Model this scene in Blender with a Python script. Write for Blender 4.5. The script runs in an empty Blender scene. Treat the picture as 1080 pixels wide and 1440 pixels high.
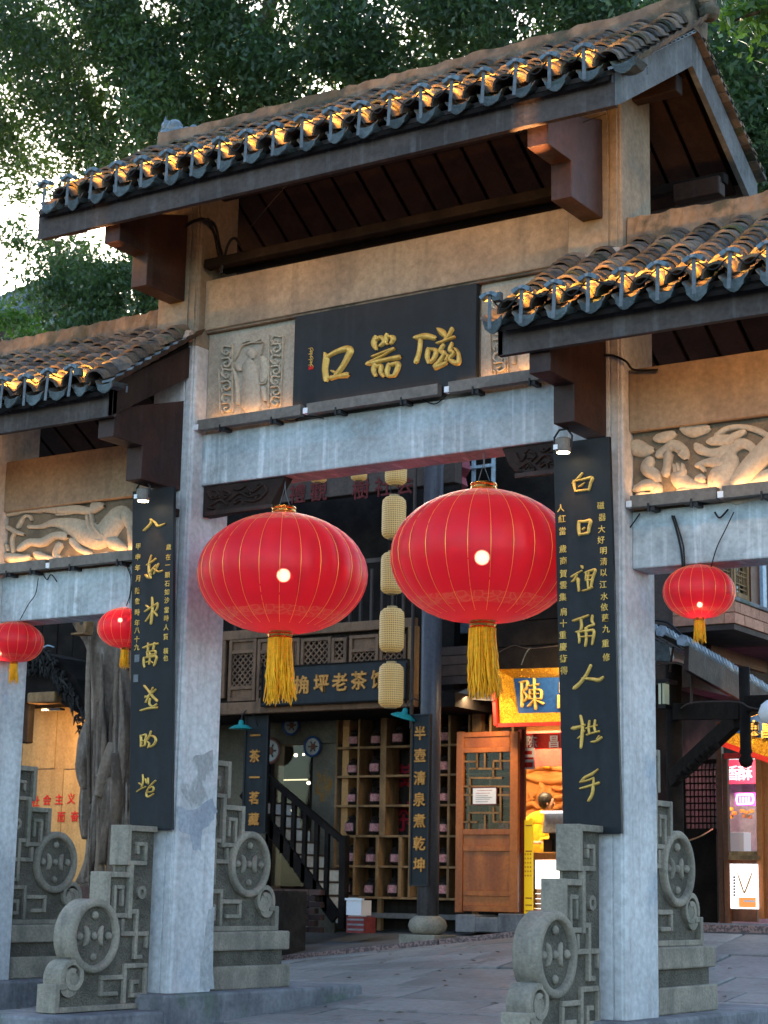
import bpy, bmesh, math, random
import numpy as np
from mathutils import Vector, Matrix
random.seed(7); rng = np.random.default_rng(7)
SC = bpy.context.scene
COL = SC.collection
R = math.radians

# ------------------------------------------------------------------ camera
F, CX, CY = 2600.0, 540.0, 720.0
yaw, pitch, roll = R(33.2), R(11.6), R(1.12)
fwd = Vector((-math.sin(yaw)*math.cos(pitch), math.cos(yaw)*math.cos(pitch), math.sin(pitch)))
rt0 = Vector((math.cos(yaw), math.sin(yaw), 0)); up0 = rt0.cross(fwd)
rt = rt0*math.cos(roll)+up0*math.sin(roll); up = up0*math.cos(roll)-rt0*math.sin(roll)
CAM = Vector((9.202, -11.253, 1.001))
cd = bpy.data.cameras.new('camera'); cam = bpy.data.objects.new('camera', cd); COL.objects.link(cam)
cam.matrix_world = Matrix(((rt.x, up.x, -fwd.x, CAM.x), (rt.y, up.y, -fwd.y, CAM.y), (rt.z, up.z, -fwd.z, CAM.z), (0, 0, 0, 1)))
cd.sensor_fit = 'VERTICAL'; cd.sensor_height = 36; cd.lens = F/1440*36
cd.clip_start = .1; cd.clip_end = 2000
cd.dof.use_dof = True; cd.dof.focus_distance = 14.0; cd.dof.aperture_fstop = 4.0
SC.camera = cam

def at(x, y, Y=None, X=None, Z=None):
    """the point of the place seen at photo pixel (x, y) on the plane Y=, X= or Z="""
    d = fwd + rt*((x-CX)/F) - up*((y-CY)/F)
    t = (Y-CAM.y)/d.y if Y is not None else (X-CAM.x)/d.x if X is not None else (Z-CAM.z)/d.z
    return CAM + d*t

# ------------------------------------------------------------------ world, sun, exposure
SUN_EL, SUN_AZ = R(16), R(-38)          # azimuth from +Y towards +X
w = bpy.data.worlds.new('World'); SC.world = w; w.use_nodes = True
nt = w.node_tree; nt.nodes.clear()
sky = nt.nodes.new('ShaderNodeTexSky'); sky.sky_type = 'NISHITA'; sky.sun_disc = False
sky.sun_elevation = SUN_EL; sky.sun_rotation = SUN_AZ
sky.air_density = 1.0; sky.dust_density = 1.0; sky.ozone_density = 1.5
bg = nt.nodes.new('ShaderNodeBackground'); bg.inputs[1].default_value = 0.15
wo = nt.nodes.new('ShaderNodeOutputWorld')
nt.links.new(sky.outputs[0], bg.inputs[0]); nt.links.new(bg.outputs[0], wo.inputs[0])
sl = bpy.data.lights.new('sun', 'SUN'); sl.energy = 0.7; sl.angle = R(20); sl.color = (1, .93, .84)
so = bpy.data.objects.new('sun', sl); COL.objects.link(so)
sd = Vector((math.sin(SUN_AZ)*math.cos(SUN_EL), math.cos(SUN_AZ)*math.cos(SUN_EL), math.sin(SUN_EL)))
so.rotation_euler = sd.to_track_quat('Z', 'Y').to_euler()
SC.view_settings.view_transform = 'Standard'; SC.view_settings.look = 'None'
SC.view_settings.exposure = 2.2; SC.view_settings.gamma = 1; SC.view_settings.use_curve_mapping = False
SC.cycles.max_bounces = 8; SC.cycles.transparent_max_bounces = 12
SC.cycles.sample_clamp_indirect = 4.0; SC.cycles.use_denoising = True
SC.cycles.caustics_reflective = False; SC.cycles.caustics_refractive = False

# ------------------------------------------------------------------ materials
def lin(r, g, b):
    f = lambda c: ((c/255+.055)/1.055)**2.4 if c > 10 else c/255/12.92
    return (f(r), f(g), f(b), 1)

def mat(name, col, col2=None, rough=.75, scale=3.0, stretch=(1, 1, 1), bump=.25, bscale=30, rand=0.0, metal=0, spec=.22,
        streak=None, streak_amt=.5, streak_scale=(9, 9, .5), lo=.38, hi=.66, fine=.18, moss=None, moss_scale=1.3, moss_lo=.55, coat=0):
    m = bpy.data.materials.new(name); m.use_nodes = True; t = m.node_tree; N = t.nodes; L = t.links
    b = N['Principled BSDF']; b.inputs['Roughness'].default_value = rough; b.inputs['Metallic'].default_value = metal
    b.inputs['Specular IOR Level'].default_value = spec
    if coat: b.inputs['Coat Weight'].default_value = coat; b.inputs['Coat Roughness'].default_value = .2
    tc = N.new('ShaderNodeTexCoord'); oi = N.new('ShaderNodeObjectInfo')
    ad = N.new('ShaderNodeVectorMath'); ad.operation = 'ADD'
    mu = N.new('ShaderNodeVectorMath'); mu.operation = 'MULTIPLY_ADD'
    L.new(oi.outputs['Random'], mu.inputs[0]); mu.inputs[1].default_value = (37, 53, 71); mu.inputs[2].default_value = (0, 0, 0)
    L.new(tc.outputs['Object'], ad.inputs[0]); L.new(mu.outputs[0], ad.inputs[1])
    def noise(sc, det, st=(1, 1, 1), rg=.55):
        mp = N.new('ShaderNodeMapping'); mp.inputs['Scale'].default_value = st; L.new(ad.outputs[0], mp.inputs[0])
        n = N.new('ShaderNodeTexNoise'); n.inputs['Scale'].default_value = sc; n.inputs['Detail'].default_value = det
        n.inputs['Roughness'].default_value = rg; L.new(mp.outputs[0], n.inputs['Vector']); return n.outputs['Fac']
    def ramp(v, lo, hi):
        r = N.new('ShaderNodeMapRange'); r.inputs[1].default_value = lo; r.inputs[2].default_value = hi; r.interpolation_type = 'SMOOTHSTEP'
        L.new(v, r.inputs[0]); return r.outputs[0]
    def mix(f, a, c, mode='MIX'):
        x = N.new('ShaderNodeMix'); x.data_type = 'RGBA'; x.blend_type = mode
        if isinstance(f, (int, float)): x.inputs[0].default_value = f
        else: L.new(f, x.inputs[0])
        for i, v in ((6, a), (7, c)):
            if isinstance(v, tuple): x.inputs[i].default_value = v
            else: L.new(v, x.inputs[i])
        return x.outputs[2]
    c = col if len(col) == 4 else (*col, 1)
    if col2: c = mix(ramp(noise(scale, 6, stretch), lo, hi), c, col2 if len(col2) == 4 else (*col2, 1))
    if streak: 
        f = ramp(noise(1, 4, streak_scale), .5, .72)
        k = N.new('ShaderNodeMath'); k.operation = 'MULTIPLY'; L.new(f, k.inputs[0]); k.inputs[1].default_value = streak_amt
        c = mix(k.outputs[0], c, (*streak, 1) if len(streak) == 3 else streak)
    if moss: c = mix(ramp(noise(moss_scale, 7, (1, 1, 1), .65), moss_lo, moss_lo+.14), c, (*moss, 1) if len(moss) == 3 else moss)
    if fine:
        g = N.new('ShaderNodeMapRange'); g.inputs[1].default_value = .3; g.inputs[2].default_value = .7
        g.inputs[3].default_value = 1-fine; g.inputs[4].default_value = 1+fine; L.new(noise(bscale, 5), g.inputs[0])
        c = mix(1.0, c, g.outputs[0], 'MULTIPLY')
    if rand:
        g = N.new('ShaderNodeMapRange'); g.inputs[3].default_value = 1-rand; g.inputs[4].default_value = 1+rand; L.new(oi.outputs['Random'], g.inputs[0])
        c = mix(1.0, c, g.outputs[0], 'MULTIPLY')
    if isinstance(c, tuple): b.inputs['Base Color'].default_value = c
    else: L.new(c, b.inputs['Base Color'])
    if bump:
        bp = N.new('ShaderNodeBump'); bp.inputs['Strength'].default_value = bump; bp.inputs['Distance'].default_value = .01 if bump < 1 else .025
        L.new(noise(bscale, 6), bp.inputs['Height']); L.new(bp.outputs[0], b.inputs['Normal'])
    rr = N.new('ShaderNodeMapRange'); rr.inputs[3].default_value = max(0, rough-.12); rr.inputs[4].default_value = min(1, rough+.12)
    L.new(noise(scale*3, 4), rr.inputs[0]); L.new(rr.outputs[0], b.inputs['Roughness'])
    return m

def emit(name, col, s):
    m = bpy.data.materials.new(name); m.use_nodes = True; N = m.node_tree.nodes; N.clear()
    e = N.new('ShaderNodeEmission'); e.inputs[0].default_value = (*col, 1) if len(col) == 3 else col; e.inputs[1].default_value = s
    o = N.new('ShaderNodeOutputMaterial'); m.node_tree.links.new(e.outputs[0], o.inputs[0]); return m

def glow(name, col, s, rough=.6):       # a lit, coloured panel
    m = bpy.data.materials.new(name); m.use_nodes = True; b = m.node_tree.nodes['Principled BSDF']
    b.inputs['Base Color'].default_value = (*col[:3], 1); b.inputs['Roughness'].default_value = rough
    b.inputs['Emission Color'].default_value = (*col[:3], 1); b.inputs['Emission Strength'].default_value = s; return m

M = {}
M['concrete'] = mat('painted_concrete', (.53, .535, .54), (.40, .405, .415), .8, 1.1, bump=.35, bscale=22, streak=(.30, .28, .285), streak_amt=.5, moss=(.31, .36, .42), moss_scale=1.5, moss_lo=.57)
M['beam'] = mat('stained_concrete_beam', (.42, .47, .49), (.31, .35, .365), .82, 2.2, bump=.3, bscale=25, streak=(.66, .70, .73), streak_amt=.7, streak_scale=(16, 4, .7), moss=(.27, .28, .27), moss_scale=2.2, moss_lo=.6)
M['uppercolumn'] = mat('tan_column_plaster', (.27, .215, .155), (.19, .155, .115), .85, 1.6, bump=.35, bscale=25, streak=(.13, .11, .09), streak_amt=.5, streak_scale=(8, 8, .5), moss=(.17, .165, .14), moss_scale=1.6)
M['plaster'] = mat('tan_plaster', (.30, .235, .165), (.22, .17, .125), .85, 1.8, bump=.35, bscale=25, streak=(.17, .14, .11), streak_amt=.5, streak_scale=(7, 7, .5))
M['recess'] = mat('shaded_relief_ground', (.17, .14, .10), (.12, .10, .075), .9, 6, bump=.4, bscale=50)  # recess shade around the carving is put into this darker colour
M['recess2'] = mat('pale_shaded_ground', (.34, .30, .245), (.28, .25, .20), .9, 6, bump=.4, bscale=50)  # a little darker than the carving, with recess shade in the colour
M['panelstone'] = mat('pale_carved_stone', (.42, .37, .29), (.34, .30, .24), .85, 5, bump=.3, bscale=40)
M['stone'] = mat('grey_green_stone', (.27, .235, .185), (.175, .155, .125), .88, 3, bump=.7, bscale=45, streak=(.09, .085, .075), streak_amt=.45, streak_scale=(8, 8, 1), moss=(.16, .155, .12), moss_scale=2)
M['stonerough'] = mat('shaded_rough_stone', (.145, .128, .10), (.095, .085, .067), .95, 6, bump=1.2, bscale=60)  # rough ground with the recess shade of the carving put into its colour
M['step'] = mat('grey_step_stone', (.19, .19, .20), (.12, .12, .13), .9, 3, bump=.5, bscale=25, streak=(.07, .075, .085), streak_amt=.5, streak_scale=(9, 9, 1.5), moss=(.10, .125, .10), moss_scale=1.1)
M['darkwood'] = mat('dark_brown_timber', (.036, .021, .017), (.022, .014, .012), .6, 3, (1, 1, 1), .3, 30, streak=(.05, .04, .038), streak_amt=.35, streak_scale=(12, 12, 1.2), spec=.12)
M['fascia'] = mat('weathered_fascia_timber', (.080, .062, .056), (.052, .042, .040), .8, 4, (.4, 1, 1), .35, 30, streak=(.13, .12, .12), streak_amt=.5, streak_scale=(14, 14, 1.4), moss=(.065, .062, .066), moss_scale=1.5, moss_lo=.6)
M['barge'] = mat('grey_weathered_board', (.12, .125, .13), (.075, .075, .075), .75, 3, bump=.35, streak=(.2, .21, .215), streak_amt=.6, streak_scale=(6, 12, 1.0))
M['bracketwood'] = mat('red_brown_timber', (.042, .020, .016), (.025, .014, .012), .5, 3, bump=.25, bscale=25, streak=(.07, .05, .047), streak_amt=.3, streak_scale=(10, 10, 1))
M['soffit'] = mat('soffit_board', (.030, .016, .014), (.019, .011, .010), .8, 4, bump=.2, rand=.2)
M['boardblack'] = mat('black_lacquer', (.010, .0125, .015), (.014, .017, .020), .55, 3, (1, 1, .3), .12, 18, streak=(.022, .027, .033), streak_amt=.5, streak_scale=(8, 8, 1), spec=.22)
M['gold'] = mat('gilt_paint', (.62, .40, .10), (.50, .30, .07), .42, 12, bump=.3, bscale=60, metal=.35)
M['goldmetal'] = mat('gold_foil', (.85, .48, .12), (.6, .28, .05), .22, 20, bump=.5, bscale=35, metal=1)
M['tile'] = mat('clay_roof_tile', (.165, .115, .08), (.07, .068, .068), .85, 7, bump=.6, bscale=40, rand=.5, moss=(.06, .075, .04), moss_scale=2.2, moss_lo=.53)
M['tiledrip'] = mat('blue_grey_drip_tile', (.095, .115, .12), (.06, .075, .078), .7, 12, bump=.8, bscale=50, rand=.3, moss=(.05, .07, .055), moss_scale=6, moss_lo=.58)
M['ridge'] = mat('mossy_ridge_mortar', (.20, .145, .10), (.11, .085, .065), .95, 4.5, bump=.99, bscale=16, moss=(.065, .062, .045), moss_scale=2.4, moss_lo=.47)
M['mortar'] = mat('rough_pink_mortar', (.42, .33, .27), (.34, .27, .22), .95, 9, bump=1, bscale=30)
M['steel'] = mat('galvanised_steel', (.13, .14, .15), (.09, .10, .11), .55, 20, bump=.2, metal=.1)
M['lamphead'] = mat('blue_grey_lamp_casing', (.13, .18, .215), (.08, .115, .14), .4, 12, bump=.2)
M['alu'] = mat('bronze_aluminium', (.17, .15, .13), (.13, .115, .10), .5, 8, bump=.15)
M['whiteplastic'] = mat('white_plastic', (.75, .77, .8), None, .5, bump=0, fine=.05)
M['blackplastic'] = mat('black_plastic', (.02, .02, .022), None, .5, bump=.1, fine=.1)
M['cable'] = mat('black_cable', (.012, .012, .013), None, .6, bump=0, fine=0)
M['ground'] = mat('worn_paving_stone', (.225, .21, .195), (.15, .14, .132), .62, .9, bump=.4, bscale=18, rand=.16, moss=(.105, .097, .09), moss_scale=2.5, moss_lo=.56, spec=.45)
M['joint'] = mat('dirt_joint', (.085, .08, .082), (.06, .056, .056), .95, 5, bump=.6)
M['pave'] = mat('terrace_floor', (.14, .135, .13), (.10, .097, .095), .7, 1.5, bump=.3, bscale=20)
M['granite'] = mat('speckled_red_granite', (.24, .15, .14), (.09, .065, .065), .6, 38, bump=.3, bscale=60, lo=.45, hi=.55)
M['blackwood'] = mat('blackened_timber', (.010, .008, .0075), (.018, .014, .012), .85, 4, bump=.25, spec=.08)
M['lattice'] = mat('brown_lattice_wood', (.19, .10, .055), (.115, .062, .036), .65, 8, (1, 1, .3), bump=.25, bscale=40)
M['lattice2'] = mat('pale_shelf_wood', (.27, .15, .065), (.15, .082, .038), .7, 8, (1, 1, .3), bump=.25, bscale=40)
M['wallgrey'] = mat('old_grey_plaster', (.125, .112, .085), (.085, .076, .06), .9, 2.5, bump=.3, streak=(.09, .08, .065), streak_amt=.5)
M['shelfback'] = mat('dark_planking', (.028, .021, .019), (.017, .014, .013), .8, 3, (8, 1, .5), bump=.2)
M['jar'] = mat('dark_glazed_jar', (.018, .014, .013), (.03, .02, .018), .3, 6, bump=.1)
M['jarlabel'] = mat('pink_jar_label', (.52, .27, .27), (.36, .13, .13), .8, 60, bump=0, lo=.45, hi=.55)
M['brick'] = mat('dark_red_brick', (.085, .045, .036), (.055, .032, .028), .9, 6, bump=.5, rand=.2)
M['orangebrick'] = mat('salmon_brick', (.42, .21, .14), (.34, .17, .12), .9, 8, bump=.4, rand=.15)
M['doorwood'] = mat('varnished_door_wood', (.40, .115, .022), (.24, .060, .014), .45, 4, (1, 1, .15), .15, 30, spec=.3, coat=.1)
M['doorwood2'] = mat('brown_door_wood', (.13, .045, .02), (.075, .028, .014), .5, 4, (1, 1, .15), .15, 30)
M['oldwood'] = mat('grey_old_timber', (.07, .05, .042), (.045, .033, .029), .8, 5, (1, 1, .3), .3)
M['paper'] = mat('white_paper', (.75, .73, .75), None, .9, bump=0, fine=.03)
M['red'] = mat('red_paint', (.55, .03, .02), (.42, .02, .015), .6, 6, bump=0)
M['redprint'] = mat('red_lettering', (.50, .02, .015), None, .8, bump=0, fine=.1)
M['darkred'] = mat('faded_red_lettering', (.12, .018, .018), (.08, .014, .014), .8, 20, bump=0)
M['orangeprint'] = mat('orange_lettering', (.62, .27, .06), (.46, .19, .04), .6, 20, bump=.1)
M['blue'] = mat('blue_enamel', (.012, .055, .19), (.01, .04, .14), .35, 6, bump=0)
M['teal'] = mat('teal_enamel', (.02, .26, .24), (.015, .2, .19), .3, 6, bump=0)
M['fence'] = mat('blue_white_paint', (.38, .48, .58), (.3, .38, .46), .5, 6, bump=.1)
M['rooftilefar'] = mat('blue_grey_roof_tile', (.24, .28, .32), (.16, .19, .22), .8, 10, bump=.4, rand=.3)
M['bark'] = mat('banyan_bark', (.20, .145, .105), (.07, .048, .035), .9, 3.5, (1, 1, .22), 1.0, 22, streak=(.30, .25, .21), streak_amt=.65, streak_scale=(9, 9, .9), moss=(.10, .095, .05), moss_scale=2.5, moss_lo=.6)
M['bamboo'] = mat('woven_bamboo', (.52, .38, .20), (.40, .28, .14), .6, 30, bump=.2, bscale=60)
M['yellowcloth'] = mat('yellow_jacket_cloth', (.80, .45, .02), (.7, .36, .02), .8, 6, bump=.3, bscale=20)
M['skin'] = mat('skin', (.52, .30, .21), None, .5, bump=.05, fine=.05)
M['hair'] = mat('black_hair', (.012, .010, .009), (.03, .025, .02), .45, 40, (1, 1, .1), .5, 60)
M['trousers'] = mat('dark_trousers', (.03, .03, .035), None, .85, bump=.2)
M['greyplastic'] = mat('grey_plastic', (.24, .24, .25), (.2, .2, .21), .5, 6, bump=0)
M['glass'] = bpy.data.materials.new('window_glass'); M['glass'].use_nodes = True
_t = M['glass'].node_tree; _t.nodes.clear(); _g = _t.nodes.new('ShaderNodeBsdfGlossy'); _g.inputs['Roughness'].default_value = .05
_tr = _t.nodes.new('ShaderNodeBsdfTransparent'); _tr.inputs[0].default_value = (.72, .78, .78, 1); _mx = _t.nodes.new('ShaderNodeMixShader')
_fr = _t.nodes.new('ShaderNodeFresnel'); _fr.inputs[0].default_value = 1.5; _o = _t.nodes.new('ShaderNodeOutputMaterial')
_ml = _t.nodes.new('ShaderNodeMath'); _ml.operation = 'MULTIPLY'; _ml.inputs[1].default_value = .4; _t.links.new(_fr.outputs[0], _ml.inputs[0]); _t.links.new(_ml.outputs[0], _mx.inputs[0]); _t.links.new(_tr.outputs[0], _mx.inputs[1]); _t.links.new(_g.outputs[0], _mx.inputs[2]); _t.links.new(_mx.outputs[0], _o.inputs[0])

def leafmat(name, c1, c2, trans=.35):
    m = bpy.data.materials.new(name); m.use_nodes = True; t = m.node_tree; N = t.nodes; L = t.links; N.clear()
    tc = N.new('ShaderNodeTexCoord'); n = N.new('ShaderNodeTexNoise'); n.inputs['Scale'].default_value = 1.1; n.inputs['Detail'].default_value = 8; n.inputs['Roughness'].default_value = .72
    L.new(tc.outputs['Object'], n.inputs['Vector']); r = N.new('ShaderNodeMapRange'); r.inputs[1].default_value = .36; r.inputs[2].default_value = .66; L.new(n.outputs['Fac'], r.inputs[0])
    mx = N.new('ShaderNodeMix'); mx.data_type = 'RGBA'; mx.inputs[6].default_value = (*c1, 1); mx.inputs[7].default_value = (*c2, 1); L.new(r.outputs[0], mx.inputs[0])
    p = N.new('ShaderNodeBsdfPrincipled'); p.inputs['Roughness'].default_value = .42; p.inputs['Specular IOR Level'].default_value = .5; L.new(mx.outputs[2], p.inputs['Base Color'])
    tr = N.new('ShaderNodeBsdfTranslucent'); tr.inputs[0].default_value = (c2[0]*2.2, c2[1]*2.2, c2[2]*1.2, 1)
    ms = N.new('ShaderNodeMixShader'); ms.inputs[0].default_value = trans; L.new(p.outputs[0], ms.inputs[1]); L.new(tr.outputs[0], ms.inputs[2])
    o = N.new('ShaderNodeOutputMaterial'); L.new(ms.outputs[0], o.inputs[0]); return m
M['leafdark'] = leafmat('dark_evergreen_leaf', (.013, .026, .013), (.065, .115, .038), .35)
M['leafblue'] = leafmat('deep_green_leaf', (.013, .030, .017), (.060, .115, .048), .35)
M['leafbright'] = leafmat('bright_green_leaf', (.035, .085, .014), (.06, .13, .02), .3)

# ------------------------------------------------------------------ building helpers
class MB:
    def __init__(s): s.v = []; s.f = []
    def add(s, vs, fs):
        n = len(s.v); s.v += [tuple(v) for v in vs]; s.f += [tuple(i+n for i in f) for f in fs]; return s
    def box(s, x0, x1, y0, y1, z0, z1):
        x0, x1 = sorted((x0, x1)); y0, y1 = sorted((y0, y1)); z0, z1 = sorted((z0, z1))
        return s.add([(x0, y0, z0), (x1, y0, z0), (x1, y1, z0), (x0, y1, z0), (x0, y0, z1), (x1, y0, z1), (x1, y1, z1), (x0, y1, z1)],
                     [(0, 3, 2, 1), (4, 5, 6, 7), (0, 1, 5, 4), (1, 2, 6, 5), (2, 3, 7, 6), (3, 0, 4, 7)])
    def bar(s, a, b, wd, ht, upv=(0, 0, 1)):
        a = Vector(a); b = Vector(b); d = (b-a).normalized(); u = Vector(upv); x = d.cross(u)
        if x.length < 1e-4: x = d.cross(Vector((0, 1, 0)))
        x.normalize(); u = x.cross(d); x *= wd/2; u *= ht/2
        vs = [a-x-u, a+x-u, a+x+u, a-x+u, b-x-u, b+x-u, b+x+u, b-x+u]
        return s.add(vs, [(0, 1, 2, 3), (7, 6, 5, 4), (0, 4, 5, 1), (1, 5, 6, 2), (2, 6, 7, 3), (3, 7, 4, 0)])
    def prism(s, poly, axis, a, b):
        """polygon in the other two axes (order x,y / x,z / y,z) pushed along axis from a to b"""
        def mk(p, t):
            return (t, p[0], p[1]) if axis == 'x' else (p[0], t, p[1]) if axis == 'y' else (p[0], p[1], t)
        n = len(poly); vs = [mk(p, a) for p in poly]+[mk(p, b) for p in poly]
        fs = [tuple(range(n))[::-1], tuple(range(n, 2*n))]+[(i, (i+1) % n, n+(i+1) % n, n+i) for i in range(n)]
        return s.add(vs, fs)
    def tube(s, pts, r, n=6, cap=True):
        pts = [Vector(p) for p in pts]; rs = r if isinstance(r, (list, tuple)) else [r]*len(pts)
        base = len(s.v); prev = None
        for i, p in enumerate(pts):
            d = (pts[min(i+1, len(pts)-1)]-pts[max(i-1, 0)]).normalized()
            x = (prev - d*prev.dot(d)) if prev is not None else d.orthogonal()
            if x.length < 1e-5: x = d.orthogonal()
            x.normalize(); prev = x; y = d.cross(x)
            for k in range(n):
                a = 2*math.pi*k/n; q = p+(x*math.cos(a)+y*math.sin(a))*rs[i]; s.v.append(tuple(q))
        for i in range(len(pts)-1):
            for k in range(n):
                a = base+i*n+k; b = base+i*n+(k+1) % n; s.f.append((a, b, b+n, a+n))
        if cap: s.f.append(tuple(range(base, base+n))[::-1]); s.f.append(tuple(range(base+(len(pts)-1)*n, base+len(pts)*n)))
        return s
    def lathe(s, c, prof, n=16, axis='z', cap=True):
        base = len(s.v); c = Vector(c)
        for r, h in prof:
            for k in range(n):
                a = 2*math.pi*k/n; x, y = r*math.cos(a), r*math.sin(a)
                q = (x, y, h) if axis == 'z' else (h, x, y) if axis == 'x' else (x, h, y)
                s.v.append(tuple(c+Vector(q)))
        for i in range(len(prof)-1):
            for k in range(n):
                a = base+i*n+k; b = base+i*n+(k+1) % n; s.f.append((a, b, b+n, a+n))
        if cap: s.f.append(tuple(range(base, base+n))[::-1]); s.f.append(tuple(range(base+(len(prof)-1)*n, base+len(prof)*n)))
        return s
    def build(s, name, m, parent=None, smooth=False, bevel=0, auto=None):
        me = bpy.data.meshes.new(name); me.from_pydata(s.v, [], s.f)
        bm = bmesh.new(); bm.from_mesh(me); bmesh.ops.recalc_face_normals(bm, faces=bm.faces); bm.to_mesh(me); bm.free()
        return link(name, me, m, parent, smooth, bevel, auto)

def link(name, me, m, parent=None, smooth=False, bevel=0, auto=None):
    o = bpy.data.objects.new(name, me); COL.objects.link(o)
    if m is not None:
        me.materials.clear(); me.materials.append(M[m] if isinstance(m, str) else m)
    if smooth: me.shade_smooth() if hasattr(me, 'shade_smooth') else None
    if bevel:
        b = o.modifiers.new('bevel', 'BEVEL'); b.width = bevel; b.segments = 2; b.limit_method = 'ANGLE'; b.angle_limit = R(40)
    if parent is not None: put(o, parent)
    return o

def put(o, parent):
    o.parent = parent; o.matrix_parent_inverse = wmat(parent).inverted()
def wmat(o):
    m = o.matrix_basis.copy()
    return wmat(o.parent) @ o.matrix_parent_inverse @ m if o.parent else m

def tag(o, label=None, cat=None, group=None, kind=None):
    if label: o['label'] = label
    if cat: o['category'] = cat
    if group: o['group'] = group
    if kind: o['kind'] = kind
    return o
def thing(name, loc, label, cat, group=None):
    o = bpy.data.objects.new(name, None); COL.objects.link(o); o.location = loc; o.empty_display_size = .2
    return tag(o, label, cat, group)
def copy_tree(o, parent=None):
    c = o.copy(); COL.objects.link(c)
    if parent is not None: c.parent = parent
    for ch in list(o.children): copy_tree(ch, c)
    return c
def B(name, m, parent, x0, x1, y0, y1, z0, z1, bevel=0):
    return MB().box(x0, x1, y0, y1, z0, z1).build(name, m, parent, bevel=bevel)
def pxb(name, m, parent, x0, y0, x1, y1, Y, dep=.05, bevel=0, front=0.0):
    """box on the plane facing the street at depth Y between two photo corners"""
    xm, ym = (x0+x1)/2, (y0+y1)/2
    return B(name, m, parent, at(x0, ym, Y=Y).x, at(x1, ym, Y=Y).x, Y-front, Y+dep, at(xm, y1, Y=Y).z, at(xm, y0, Y=Y).z, bevel)
def pxbX(name, m, parent, x0, y0, x1, y1, X, dep=.05, bevel=0):
    a = at(x0, (y0+y1)/2, X=X); b = at(x1, (y0+y1)/2, X=X); t = at((x0+x1)/2, y0, X=X); u = at((x0+x1)/2, y1, X=X)
    return B(name, m, parent, X-dep, X, a.y, b.y, u.z, t.z, bevel)

def glyph(ch, m, parent, c, size, name='character', axis='y', ext=.006, bold=.012, rot=None, sx=1.0):
    cu = bpy.data.curves.new('g', 'FONT'); cu.body = ch; cu.size = size; cu.extrude = ext; cu.offset = min(bold, .009)*size; cu.resolution_u = 2
    cu.align_x = 'CENTER'; cu.align_y = 'CENTER'
    t = bpy.data.objects.new('g', cu); COL.objects.link(t)
    me = bpy.data.meshes.new_from_object(t.evaluated_get(bpy.context.evaluated_depsgraph_get()))
    bpy.data.objects.remove(t)
    n = len(me.vertices); co = np.empty(n*3); me.vertices.foreach_get('co', co); co = co.reshape(-1, 3)
    if n:
        mid = (co.max(0)+co.min(0))/2
        if len(ch) == 1: co[:, :2] -= mid[:2]
    X = co[:, 0]*sx; Y = co[:, 1]; Zd = co[:, 2]
    if rot: X, Y = X*math.cos(rot)-Y*math.sin(rot), X*math.sin(rot)+Y*math.cos(rot)
    out = np.stack([c[0]+X, c[1]-Zd, c[2]+Y], 1) if axis == 'y' else np.stack([c[0]+Zd, c[1]+X, c[2]+Y], 1)
    me.vertices.foreach_set('co', out.ravel()); me.update()
    me.name = name
    if bold >= .018:
        vs = [tuple(v.co) for v in me.vertices]; fs = [tuple(p.vertices) for p in me.polygons]; mb = MB(); d = bold*size*.75
        for i, (a, b) in enumerate(((0, 0), (d, 0), (-d, 0), (0, d), (0, -d))):
            mb.add([(x+a, y-.0006*i, z+b) if axis == 'y' else (x+.0006*i, y+a, z+b) for x, y, z in vs], fs)
        return mb.build(name, m, parent)
    return link(name, me, m, parent)

def smoothpts(pts, k=5):
    """Catmull-Rom through (x, y, w) points"""
    if len(pts) < 2: return pts
    P = [pts[0]]+list(pts)+[pts[-1]]; out = []
    for i in range(1, len(P)-2):
        for j in range(k):
            t = j/k
            out.append(tuple(.5*((2*P[i][d])+(-P[i-1][d]+P[i+1][d])*t+(2*P[i-1][d]-5*P[i][d]+4*P[i+1][d]-P[i+2][d])*t*t+(-P[i-1][d]+3*P[i][d]-3*P[i+1][d]+P[i+2][d])*t**3) for d in range(len(pts[0]))))
    out.append(tuple(pts[-1])); return out

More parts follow.
